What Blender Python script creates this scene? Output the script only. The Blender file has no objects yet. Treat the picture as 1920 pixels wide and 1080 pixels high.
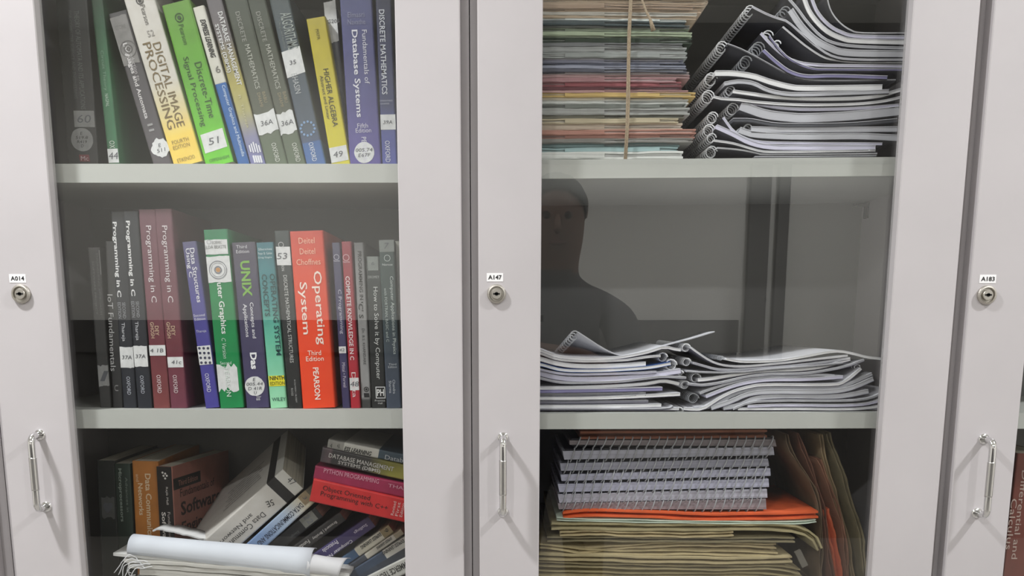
import bpy, math, random
from mathutils import Vector, Matrix
random.seed(7)
R = math.radians
scene = bpy.context.scene
COL = scene.collection

# ------------------------------------------------------------------ camera
FPX, PPX, PPY = 1850.0, 940.0, 960.0          # focal length and principal point in 1920x1080 pixels
PITCH = math.atan(360.0 / FPX)
CAM = Vector((0.0, -1.256, 1.25))
cd = bpy.data.cameras.new('camera')
cd.sensor_width = 36.0
cd.lens = FPX * 36.0 / 1920.0
cd.shift_x = (960 - PPX) / 1920.0
cd.shift_y = (PPY - 540) / 1920.0
cd.clip_start = 0.02
cam = bpy.data.objects.new('camera', cd)
COL.objects.link(cam)
cam.location = CAM
cam.rotation_euler = (math.pi / 2 - PITCH, 0, 0)
scene.camera = cam

# ------------------------------------------------------------------ world, exposure, lamps
scene.view_settings.view_transform = 'Standard'
scene.view_settings.look = 'None'
scene.view_settings.gamma = 1.0
scene.view_settings.use_curve_mapping = False
scene.view_settings.exposure = 0.40
w = bpy.data.worlds.new('world')
scene.world = w
w.use_nodes = True
w.node_tree.nodes['Background'].inputs[0].default_value = (0.9, 0.93, 1.0, 1)
w.node_tree.nodes['Background'].inputs[1].default_value = 0.15
LAMPS = [(-1.1, -0.68, 37), (1.75, -0.76, 36), (-1.1, -3.1, 31), (1.75, -3.1, 31)]  # last pair added to brighten the back wall for its reflection
CEIL = 2.78
for lx, ly, e in LAMPS:
    ld = bpy.data.lights.new('ceiling_lamp_light', 'AREA')
    ld.shape = 'DISK'
    ld.size = 0.18
    ld.energy = e
    ld.color = (0.985, 0.985, 1.0)
    lo = bpy.data.objects.new('ceiling_lamp_light', ld)
    lo.location = (lx, ly, CEIL - 0.045)
    COL.objects.link(lo)

# ------------------------------------------------------------------ helpers
FW = Vector((0, math.cos(PITCH), -math.sin(PITCH)))
UP = Vector((0, math.sin(PITCH), math.cos(PITCH)))
def ray(u, v):
    return FW + Vector((1, 0, 0)) * ((u - PPX) / FPX) - UP * ((v - PPY) / FPX)
def P(u, v, Y):
    d = ray(u, v)
    return CAM + d * ((Y - CAM.y) / d.y)
PX = 1.0 / 1478.0                                # metres per pixel just behind the glass

def lin(c):
    return tuple(((x / 255 / 12.92) if x / 255 <= .04045 else ((x / 255 + .055) / 1.055) ** 2.4) for x in c)

def nodes(name):
    m = bpy.data.materials.new(name)
    m.use_nodes = True
    nt = m.node_tree
    return m, nt, nt.nodes['Principled BSDF']

_mc = {}
def mat(name, col, rough=.5, metal=0.0, noise=.08, scale=30.0, bump=0.0):
    key = (name, tuple(col), rough, metal)
    if key in _mc: return _mc[key]
    m, nt, b = nodes(name)
    b.inputs['Roughness'].default_value = rough
    b.inputs['Metallic'].default_value = metal
    c = lin(col)
    if noise or bump:
        tc = nt.nodes.new('ShaderNodeTexCoord')
        nz = nt.nodes.new('ShaderNodeTexNoise')
        nz.inputs['Scale'].default_value = scale
        nz.inputs['Detail'].default_value = 5
        nt.links.new(tc.outputs['Object'], nz.inputs['Vector'])
        rp = nt.nodes.new('ShaderNodeValToRGB')
        rp.color_ramp.elements[0].position = .3
        rp.color_ramp.elements[1].position = .7
        rp.color_ramp.elements[0].color = tuple(x * (1 - noise) for x in c) + (1,)
        rp.color_ramp.elements[1].color = tuple(min(1, x * (1 + noise)) for x in c) + (1,)
        nt.links.new(nz.outputs['Fac'], rp.inputs['Fac'])
        nt.links.new(rp.outputs['Color'], b.inputs['Base Color'])
        if bump:
            bp = nt.nodes.new('ShaderNodeBump')
            bp.inputs['Strength'].default_value = bump
            bp.inputs['Distance'].default_value = .002
            nt.links.new(nz.outputs['Fac'], bp.inputs['Height'])
            nt.links.new(bp.outputs['Normal'], b.inputs['Normal'])
    else:
        b.inputs['Base Color'].default_value = c + (1,)
    _mc[key] = m
    return m

def page_mat(name, col, dark=.62, lines=16.0):
    key = (name, tuple(col), dark, lines)
    if key in _mc: return _mc[key]
    m, nt, b = nodes(name)
    b.inputs['Roughness'].default_value = .75
    uv = nt.nodes.new('ShaderNodeUVMap')
    mp = nt.nodes.new('ShaderNodeMapping')
    mp.inputs['Scale'].default_value = (5.0, lines, 1)
    nz = nt.nodes.new('ShaderNodeTexNoise')
    nz.inputs['Scale'].default_value = 1.0
    nz.inputs['Detail'].default_value = 3
    nt.links.new(uv.outputs['UV'], mp.inputs['Vector'])
    nt.links.new(mp.outputs['Vector'], nz.inputs['Vector'])
    rp = nt.nodes.new('ShaderNodeValToRGB')
    rp.color_ramp.elements[0].position = .36
    rp.color_ramp.elements[1].position = .56
    c = lin(col)
    rp.color_ramp.elements[0].color = tuple(x * dark for x in c) + (1,)
    rp.color_ramp.elements[1].color = c + (1,)
    nt.links.new(nz.outputs['Fac'], rp.inputs['Fac'])
    nt.links.new(rp.outputs['Color'], b.inputs['Base Color'])
    _mc[key] = m
    return m

def spine_mat(name, h, stops, interp='LINEAR', rough=.42):
    """cover print, with haze or shade painted in on some books: colour along the height of the book, head = 0"""
    m, nt, b = nodes(name)
    b.inputs['Roughness'].default_value = rough
    tc = nt.nodes.new('ShaderNodeTexCoord')
    sp = nt.nodes.new('ShaderNodeSeparateXYZ')
    nt.links.new(tc.outputs['Object'], sp.inputs[0])
    mr = nt.nodes.new('ShaderNodeMapRange')
    mr.inputs['From Min'].default_value = h
    mr.inputs['From Max'].default_value = 0.0
    nt.links.new(sp.outputs['Z'], mr.inputs['Value'])
    rp = nt.nodes.new('ShaderNodeValToRGB')
    rp.color_ramp.interpolation = interp
    el = rp.color_ramp.elements
    while len(el) < len(stops): el.new(.5)
    for e, (p, c) in zip(el, stops):
        e.position = max(0, min(1, p))
        e.color = lin(c) + (1,)
    nt.links.new(mr.outputs['Result'], rp.inputs['Fac'])
    nz = nt.nodes.new('ShaderNodeTexNoise')
    nz.inputs['Scale'].default_value = 60
    nz.inputs['Detail'].default_value = 6
    nt.links.new(tc.outputs['Object'], nz.inputs['Vector'])
    mx = nt.nodes.new('ShaderNodeMixRGB')
    mx.blend_type = 'OVERLAY'
    mx.inputs['Fac'].default_value = .22
    nt.links.new(rp.outputs['Color'], mx.inputs['Color1'])
    nt.links.new(nz.outputs['Fac'], mx.inputs['Color2'])
    nt.links.new(mx.outputs['Color'], b.inputs['Base Color'])
    return m

def glass_mat():
    m = bpy.data.materials.new('clear_glass')
    m.use_nodes = True
    nt = m.node_tree
    nt.nodes.clear()
    out = nt.nodes.new('ShaderNodeOutputMaterial')
    tr = nt.nodes.new('ShaderNodeBsdfTransparent')
    tr.inputs[0].default_value = (.985, .99, .985, 1)
    gl = nt.nodes.new('ShaderNodeBsdfGlossy')
    gl.inputs['Roughness'].default_value = 0.0
    lw = nt.nodes.new('ShaderNodeLayerWeight')
    pw = nt.nodes.new('ShaderNodeMath'); pw.operation = 'POWER'; pw.inputs[1].default_value = 5
    ma = nt.nodes.new('ShaderNodeMath'); ma.operation = 'MULTIPLY_ADD'
    ma.inputs[1].default_value = .93; ma.inputs[2].default_value = GLASS_F0
    nt.links.new(lw.outputs['Facing'], pw.inputs[0])
    nt.links.new(pw.outputs[0], ma.inputs[0])
    mx = nt.nodes.new('ShaderNodeMixShader')
    nt.links.new(ma.outputs[0], mx.inputs[0])
    nt.links.new(tr.outputs[0], mx.inputs[1])
    nt.links.new(gl.outputs[0], mx.inputs[2])
    nt.links.new(mx.outputs[0], out.inputs[0])
    return m
GLASS_F0 = .062

def clear_plastic(name, col, alpha):
    m, nt, b = nodes(name)
    b.inputs['Base Color'].default_value = lin(col) + (1,)
    b.inputs['Roughness'].default_value = .2
    b.inputs['Alpha'].default_value = alpha
    return m

class MB:
    """collects geometry for ONE mesh"""
    def __init__(s): s.v, s.f, s.m, s.uv, s.mats, s.sm = [], [], [], {}, [], []
    def mi(s, m):
        if m not in s.mats: s.mats.append(m)
        return s.mats.index(m)
    def face(s, idx, m=0, uv=None, smooth=False):
        if uv: s.uv[len(s.f)] = uv
        s.f.append(tuple(idx)); s.m.append(m); s.sm.append(smooth)
    def box(s, x0, x1, y0, y1, z0, z1, m):
        k = s.mi(m); b = len(s.v)
        s.v += [(x, y, z) for z in (z0, z1) for y in (y0, y1) for x in (x0, x1)]
        for q in ((0, 2, 3, 1), (4, 5, 7, 6), (0, 1, 5, 4), (2, 6, 7, 3), (0, 4, 6, 2), (1, 3, 7, 5)):
            s.face([b + i for i in q], k)
        return s
    def hexa(s, pts, m):
        """8 corner points ordered like box()"""
        k = s.mi(m); b = len(s.v); s.v += [tuple(p) for p in pts]
        for q in ((0, 2, 3, 1), (4, 5, 7, 6), (0, 1, 5, 4), (2, 6, 7, 3), (0, 4, 6, 2), (1, 3, 7, 5)):
            s.face([b + i for i in q], k)
        return s
    def tube(s, pts, r, m, n=6, cap=True, smooth=True):
        k = s.mi(m); pts = [Vector(p) for p in pts]; b = len(s.v); N = len(pts)
        rr = r if isinstance(r, (list, tuple)) else [r] * N
        t0 = (pts[1] - pts[0]).normalized()
        ref = Vector((0, 0, 1)) if abs(t0.z) < .9 else Vector((1, 0, 0))
        nn = t0.cross(ref).normalized()
        for i, p in enumerate(pts):
            t = (pts[min(i + 1, N - 1)] - pts[max(i - 1, 0)])
            if t.length < 1e-9: t = t0
            t = t.normalized()
            nn = (nn - t * nn.dot(t))
            nn = nn.normalized() if nn.length > 1e-6 else t.orthogonal().normalized()
            bb = t.cross(nn)
            for j in range(n):
                a = 2 * math.pi * j / n
                s.v.append(tuple(p + (nn * math.cos(a) + bb * math.sin(a)) * rr[i]))
        for i in range(N - 1):
            for j in range(n):
                j2 = (j + 1) % n
                s.face((b + i * n + j, b + i * n + j2, b + (i + 1) * n + j2, b + (i + 1) * n + j), k, None, smooth)
        if cap:
            s.face([b + j for j in reversed(range(n))], k)
            s.face([b + (N - 1) * n + j for j in range(n)], k)
        return s
    def lathe(s, prof, c, m, n=28, axis='Y', smooth=True):
        """prof: (radius, along) pairs turned about an axis through c"""
        k = s.mi(m); b = len(s.v)
        for r, h in prof:
            for j in range(n):
                a = 2 * math.pi * j / n
                if axis == 'Y': s.v.append((c[0] + r * math.cos(a), c[1] + h, c[2] + r * math.sin(a)))
                else: s.v.append((c[0] + r * math.cos(a), c[1] + r * math.sin(a), c[2] + h))
        for i in range(len(prof) - 1):
            for j in range(n):
                j2 = (j + 1) % n
                s.face((b + i * n + j, b + i * n + j2, b + (i + 1) * n + j2, b + (i + 1) * n + j), k, None, smooth)
        return s
    def disc(s, cx, cz, y0, y1, r, m, n=24, jag=0.0):
        k = s.mi(m); b = len(s.v)
        rad = [r * (1 + jag * random.uniform(-1, 1)) for _ in range(n)]
        for y in (y0, y1):
            for j in range(n):
                a = 2 * math.pi * j / n
                s.v.append((cx + rad[j] * math.cos(a), y, cz + rad[j] * math.sin(a)))
        s.face([b + j for j in range(n)], k)
        s.face([b + n + j for j in reversed(range(n))], k)
        for j in range(n):
            j2 = (j + 1) % n
            s.face((b + j2, b + j, b + n + j, b + n + j2), k)
        return s
    def prism(s, poly, z0, z1, m, smooth=False):
        """closed polygon in xy, extruded in z"""
        k = s.mi(m); b = len(s.v); n = len(poly)
        for z in (z0, z1): s.v += [(x, y, z) for x, y in poly]
        for j in range(n):
            j2 = (j + 1) % n
            s.face((b + j, b + j2, b + n + j2, b + n + j), k, None, smooth)
        s.face([b + j for j in reversed(range(n))], k)
        s.face([b + n + j for j in range(n)], k)
        return s
    def text(s, body, o, run, upv, L, H, m, bold=0.0, shear=0.0):
        vs, fs, (x0, x1, y0, y1) = glyphs(body, bold, shear)
        k = s.mi(m); b = len(s.v)
        for x, y in vs:
            p = Vector(o) + Vector(run) * ((x - x0) / (x1 - x0) - .5) * L + Vector(upv) * ((y - y0) / (y1 - y0) - .5) * H
            s.v.append(tuple(p))
        for f in fs: s.face([b + i for i in f], k)
        return s
    def build(s, name, parent=None, M=None):
        me = bpy.data.meshes.new(name)
        me.from_pydata(s.v, [], s.f)
        for m in s.mats: me.materials.append(m)
        me.polygons.foreach_set('material_index', s.m)
        me.polygons.foreach_set('use_smooth', s.sm)
        if s.uv:
            ul = me.uv_layers.new(name='UVMap')
            for i, q in s.uv.items():
                for li, c in zip(me.polygons[i].loop_indices, q): ul.data[li].uv = c
        me.update()
        o = bpy.data.objects.new(name, me)
        COL.objects.link(o)
        if parent is not None: o.parent = parent
        if M is not None: o.matrix_local = M
        return o

_gc = {}
def glyphs(body, bold, shear):
    key = (body, bold, shear)
    if key not in _gc:
        c = bpy.data.curves.new('t', 'FONT')
        c.body = body; c.offset = bold; c.shear = shear; c.resolution_u = 2
        c.fill_mode = 'FRONT'
        o = bpy.data.objects.new('t', c)
        me = bpy.data.meshes.new_from_object(o)
        vs = [(v.co.x, v.co.y) for v in me.vertices]
        fs = [tuple(p.vertices) for p in me.polygons]
        bpy.data.objects.remove(o); bpy.data.curves.remove(c); bpy.data.meshes.remove(me)
        xs = [q[0] for q in vs]; ys = [q[1] for q in vs]
        _gc[key] = (vs, fs, (min(xs), max(xs), min(ys), max(ys)))
    return _gc[key]

def tag(o, label=None, cat=None, group=None, kind=None):
    if label: o['label'] = label
    if cat: o['category'] = cat
    if group: o['group'] = group
    if kind: o['kind'] = kind
    return o
def empty(name, loc=(0, 0, 0), M=None):
    o = bpy.data.objects.new(name, None)
    o.empty_display_size = .02
    COL.objects.link(o)
    if M is not None: o.matrix_world = M
    else: o.location = loc
    return o
def spline(pts, n):
    """Catmull-Rom through 2D points, n samples"""
    pts = [Vector(p) for p in pts]
    if len(pts) == 2: pts = [pts[0], (pts[0] + pts[1]) / 2, pts[1]]
    q = [pts[0] * 2 - pts[1]] + pts + [pts[-1] * 2 - pts[-2]]
    seg = [(q[i + 1] - q[i + 2]).length for i in range(len(pts) - 1)]
    T = sum(seg); out = []
    for k in range(n):
        d = T * k / (n - 1); i = 0
        while i < len(seg) - 1 and d > seg[i]: d -= seg[i]; i += 1
        t = min(1, d / seg[i]); a, b, c, e = q[i], q[i + 1], q[i + 2], q[i + 3]
        out.append(.5 * ((2 * b) + (c - a) * t + (2 * a - 5 * b + 4 * c - e) * t * t + (3 * b - a - 3 * c + e) * t ** 3))
    return out
ORD = ['topmost', 'second from the top', 'third from the top', 'fourth from the top', 'fifth from the top', 'sixth from the top',
       'seventh from the top', 'eighth from the top', 'ninth from the top', 'tenth from the top', 'eleventh from the top',
       'twelfth from the top'] + [x + ' from the top' for x in ('thirteenth', 'fourteenth', 'fifteenth', 'sixteenth', 'seventeenth', 'eighteenth',
       'nineteenth', 'twentieth', 'twenty-first', 'twenty-second', 'twenty-third', 'twenty-fourth', 'twenty-fifth', 'twenty-sixth')]
BORD = ['lowest', 'second from the bottom', 'third from the bottom', 'fourth from the bottom', 'fifth from the bottom', 'sixth from the bottom',
        'seventh from the bottom', 'eighth from the bottom', 'ninth from the bottom', 'tenth from the bottom', 'eleventh from the bottom', 'twelfth from the bottom']
def ordinal(i, n):
    return ORD[i] if i < (n + 1) // 2 or n - 1 - i >= len(BORD) else BORD[n - 1 - i]

# ------------------------------------------------------------------ common materials
M_PAINT = mat('cabinet_laminate', (188, 184, 185), .42, noise=.045, scale=5)
M_INSIDE = mat('cabinet_inside_laminate', (128, 127, 125), .55, noise=.04, scale=9)
M_SHELF = mat('shelf_laminate', (190, 192, 187), .5, noise=.03, scale=9)
M_CHROME = mat('polished_chrome', (225, 225, 225), .12, 1.0, noise=0)
M_STEEL = mat('satin_steel', (205, 204, 202), .28, 1.0, noise=0)
M_LOCK = mat('lock_nickel', (190, 186, 178), .42, 1.0, noise=0)
M_SLOT = mat('keyway_black', (14, 13, 12), .6, noise=0)
M_WHITE = mat('white_paper', (232, 232, 232), .7, noise=.04)
M_LABEL = mat('label_paper', (215, 216, 216), .7, noise=.1, scale=140)
M_INK = mat('black_ink', (22, 22, 24), .6, noise=0)
M_GREYINK = mat('grey_ink', (120, 122, 130), .6, noise=0)
M_PENCIL = mat('pencil_ink', (96, 98, 104), .6, noise=0)
M_GLASS = glass_mat()
M_WIRE = mat('white_coated_wire', (238, 239, 242), .3, noise=0)
M_WIREG = mat('grey_coated_wire', (160, 162, 166), .35, 0.0, noise=0)

# ------------------------------------------------------------------ room
def struct(name, box, m):
    return tag(MB().box(*box, m).build(name), kind='structure')
X0, X1, YB, YF = -3.3, 3.4, -4.4, .46
M_WALL = mat('room_wall_paint', (236, 234, 228), .8, noise=.03, scale=3)
M_LOW = mat('room_lower_wall_paint', (88, 86, 84), .8, noise=.03, scale=3)
M_DARKBAND = mat('dark_rail_paint', (92, 90, 88), .6, noise=.05)
struct('floor', (X0, X1, YB, YF, -.05, 0), mat('floor_tile', (150, 146, 140), .4, noise=.08, scale=4))
struct('ceiling', (X0, X1, YB, YF, CEIL, CEIL + .05), mat('ceiling_paint', (240, 240, 236), .9, noise=.02))
struct('wall_front', (X0, X1, YF, YF + .05, 0, CEIL), M_WALL)
struct('wall_left', (X0 - .05, X0, YB, YF, 0, CEIL), M_WALL)
struct('wall_right', (X1, X1 + .05, YB, YF, 0, CEIL), M_WALL)
struct('wall_back', (X0, X1, YB - .05, YB, 0, CEIL), M_WALL)
# wainscot, rail, door posts and added dark panels on the wall behind the photographer (they show as reflections in the glass)
struct('trim_1', (X0, 1.335, YB, YB + .02, 0, 1.07), M_LOW)
struct('trim_2', (X0, 1.335, YB, YB + .04, 1.07, 1.25), M_DARKBAND)
struct('trim_3', (1.37, 1.48, YB, YB + .05, 1.03, CEIL), M_DARKBAND)
struct('added_trim_6', (1.335, X1, YB, YB + .06, 0, 1.03), M_LOW)  # added so the lower right glass reflects dark instead of white wall
struct('added_trim_5', (.12, X1, YB, YB + .12, 2.09, CEIL), M_DARKBAND)  # added dark panel that keeps reflected haze off the upper right glass
struct('trim_4', (1.525, 1.585, YB, YB + .05, 1.03, CEIL), M_DARKBAND)
for i, (lx, ly, e) in enumerate(LAMPS):
    lamp = MB()
    lamp.lathe([(.0, .04), (.17, .04), (.17, -.012), (.15, -.016), (.145, .02), (.0, .022)], (lx, ly, CEIL - .04), mat('lamp_white_metal', (235, 235, 232), .4, noise=0), axis='Z')
    tag(lamp.build('ceiling_lamp'), 'round white ceiling lamp ' + ['above the left bookcase', 'above the right bookcase', 'added to brighten the back wall on the left', 'added to brighten the back wall on the right'][i], 'lamp', 'ceiling lamps')

# ------------------------------------------------------------------ cabinets
GY0, GY1 = .015, .019                          # glass pane
DT = .022                                      # door thickness
YS = .031                                      # shelf fronts
YBK = .33                                      # back panel
ZTOP, ZBOT = 2.06, .08
def xat(u): return P(u, 540, 0).x
CABS = [  # boundaries, door edges, opening edges, number, handle / lock pixels
    dict(b=(-43, 882), d=(-22, 866), o=(108, 750), num='A014', side='left'),
    dict(b=(882, 1806), d=(897, 1793), o=(1014, 1674), num='A147', side='middle'),
    dict(b=(1806, 2730), d=(1818.5, 2714), o=(1935, 2596), num='A183', side='right'),
    dict(b=(-967, -43), d=(-949, -62), o=(-832, -180), num=None, side='far left')]
ZA_L, ZB_L = P(430, 307, YS).z, P(430, 768, YS).z
ZA_R, ZB_R = P(1340, 297, YS).z, P(1340, 774.5, YS).z
ZC = ZB_L - .30
SH = [[(ZA_L, .0225), (ZB_L, .0245)], [(ZA_R, .0225), (ZB_R, .0205)], [(ZA_R, .0225), (ZB_R, .0205)], [(ZA_L, .0225), (ZB_L, .0245)]]
def make_cabinet(i):
    c = CABS[i]
    bx0, bx1 = xat(c['b'][0]), xat(c['b'][1])
    root = empty('bookcase_cabinet', ((bx0 + bx1) / 2, (YF - .1) / 2, 0))
    root['label'] = ['pale grey glass-door bookcase with two rows of textbooks, numbered A014',
                     'pale grey glass-door bookcase with spiral notebooks and tied files, numbered A147',
                     'pale grey bookcase cut off by the right picture edge, numbered A183',
                     'pale grey bookcase of which only an edge shows at the left picture edge'][i]
    root['category'] = 'cabinet'; root['group'] = 'glass-door bookcases'
    off = Matrix.Translation(-root.location)
    def part(mb, name, parent=root):
        return mb.build(name, parent, off if parent is root else None)
    t = .016; g = .0006
    part(MB().box(bx0 + g, bx0 + t, DT + .001, YBK + .006, ZBOT, ZTOP, M_PAINT), 'side_panel')
    part(MB().box(bx1 - t, bx1 - g, DT + .001, YBK + .006, ZBOT, ZTOP, M_PAINT), 'side_panel')
    part(MB().box(bx0 + t, bx1 - t, YBK, YBK + .006, ZBOT, ZTOP, M_INSIDE), 'back_panel')
    part(MB().box(bx0 + t, bx1 - t, DT + .001, YBK, ZTOP - .02, ZTOP, M_PAINT), 'top_panel')
    part(MB().box(bx0 + t, bx1 - t, DT + .001, YBK, ZBOT, ZBOT + .02, M_PAINT), 'bottom_panel')
    part(MB().box(bx0 + .02, bx1 - .02, .05, YBK, 0, ZBOT, mat('plinth_black', (40, 40, 40), .6)), 'plinth')
    zs = SH[i]
    for z, th in zs + [(ZC, .022), (ZC - .31, .022), (zs[0][0] + .285, .022)]:
        tl = .0022 if (i == 1 and z == zs[0][0]) else (.0008 if i == 1 else 0)   # the shelf has sagged a little to one side
        x0, x1 = bx0 + t + .0005, bx1 - t - .0005
        pts = [(x, y, z + (k - th) + (tl if x == x1 else -tl)) for k in (0, th) for y in (YS, YBK) for x in (x0, x1)]
        part(MB().hexa(pts, M_SHELF), 'shelf')
    clip = MB().box(bx1 - t - .018, bx1 - t, YBK - .03, YBK - .012, zs[0][0] - .027, zs[0][0] - .023, M_SLOT)
    clip.box(bx1 - t - .004, bx1 - t, YBK - .03, YBK - .018, zs[0][0] - .045, zs[0][0] - .0275, M_SLOT)
    part(clip, 'shelf_clip')
    # door
    dx0, dx1 = xat(c['d'][0]), xat(c['d'][1]); ox0, ox1 = xat(c['o'][0]), xat(c['o'][1])
    d0, d1 = ZBOT + .004, ZTOP - .004; r0, r1 = ZBOT + .09, ZTOP - .09
    fr = MB(); bv = .0012
    def bar(x0, x1, z0, z1):
        fr.hexa([(x0 + bv, 0, z0 + bv), (x1 - bv, 0, z0 + bv), (x0, bv, z0), (x1, bv, z0),
                 (x0 + bv, 0, z1 - bv), (x1 - bv, 0, z1 - bv), (x0, bv, z1), (x1, bv, z1)], M_PAINT)
        fr.box(x0, x1, bv, DT, z0, z1, M_PAINT)
    bar(dx0, ox0, d0, d1); bar(ox1, dx1, d0, d1)
    bar(ox0, ox1, d0, r0); bar(ox0, ox1, r1, d1)
    door = part(fr, 'door')
    MB().box(ox0 + .0002, ox1 - .0002, GY0, GY1, r0 + .0002, r1 - .0002, M_GLASS).build('glass_pane', door)
    if i == 1:
        MB().box(ox0, ox0 + .0035, .002, .014, P(1010, 597, 0).z - .004, P(1010, 597, 0).z + .004, M_SLOT).build('glass_clip', door)
    if c['num'] is None: return root
    # lock
    lu, lv = [(38, 551), (931, 551), (1852, 553)][i]
    lc = P(lu, lv, -.004); lx, lz = lc.x, lc.z
    lk = MB()
    lk.lathe([(.0118, 0), (.0118, -.003), (.0108, -.0046), (.0092, -.005), (.0086, -.0042), (.0084, -.0018), (.0, -.0018)], (lx, 0, lz), M_LOCK, smooth=False)
    lk.lathe([(.0064, -.0018), (.0064, -.0052), (.0058, -.0060), (.0, -.0060)], (lx, 0, lz), M_LOCK, smooth=False)
    lk.disc(lx, lz, -.0064, -.0058, .0023, M_SLOT)
    lk.box(lx - .0042, lx + .0042, -.0064, -.0058, lz - .0010, lz + .0010, M_SLOT)
    lk.build('lock', door)
    # number sticker
    nu, nv = [(33, 522), (928, 520), (1852, 523)][i]
    nc = P(nu, nv, 0)
    st = MB().box(nc.x - .0102, nc.x + .0102, -.0004, 0, nc.z - .0051, nc.z + .0051, mat('sticker_white', (240, 240, 240), .5, noise=0))
    st.text(c['num'], (nc.x, -.0007, nc.z), (1, 0, 0), (0, 0, 1), .0168, .0054, M_INK, bold=.02)
    st.build('number_sticker', door)
    # handle: bent chrome bar with a ribbed grip
    (ua, va), (ub, vb) = [((75, 815), (87, 950)), ((943, 820), (943, 959)), ((1845, 823), (1831, 962))][i]
    a, b = P(ua, va, 0), P(ub, vb, 0)
    hx = (a.x + b.x) / 2; za, zb = a.z, b.z; so = .0255; rr = .009
    path = [(hx, 0, za)] + [(hx, -so + rr - rr * math.sin(k), za - rr + rr * math.cos(k)) for k in [R(q) for q in range(0, 91, 15)]]
    path += [(hx, -so + rr - rr * math.cos(k), zb + rr - rr * math.sin(k)) for k in [R(q) for q in range(0, 91, 15)]] + [(hx, 0, zb)]
    hd = MB().tube(path, .0044, M_CHROME, n=14)
    gz0, gz1 = zb + .026, za - .026
    prof = []
    for q in range(33):
        zz = gz0 + (gz1 - gz0) * q / 32
        prof.append((.0047 + (.00015 if q % 2 else 0), zz))
    hd.lathe([(.0044, gz0)] + prof + [(.0044, gz1)], (hx, -so, 0), M_STEEL, n=14, axis='Z')
    hd.lathe([(.0068, 0), (.0068, -.0012), (.0044, -.0018)], (hx, 0, za), M_CHROME, n=14)
    hd.lathe([(.0068, 0), (.0068, -.0012), (.0044, -.0018)], (hx, 0, zb), M_CHROME, n=14)
    hd.build('handle', door)
    return root
for i in range(4): make_cabinet(i)

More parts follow.
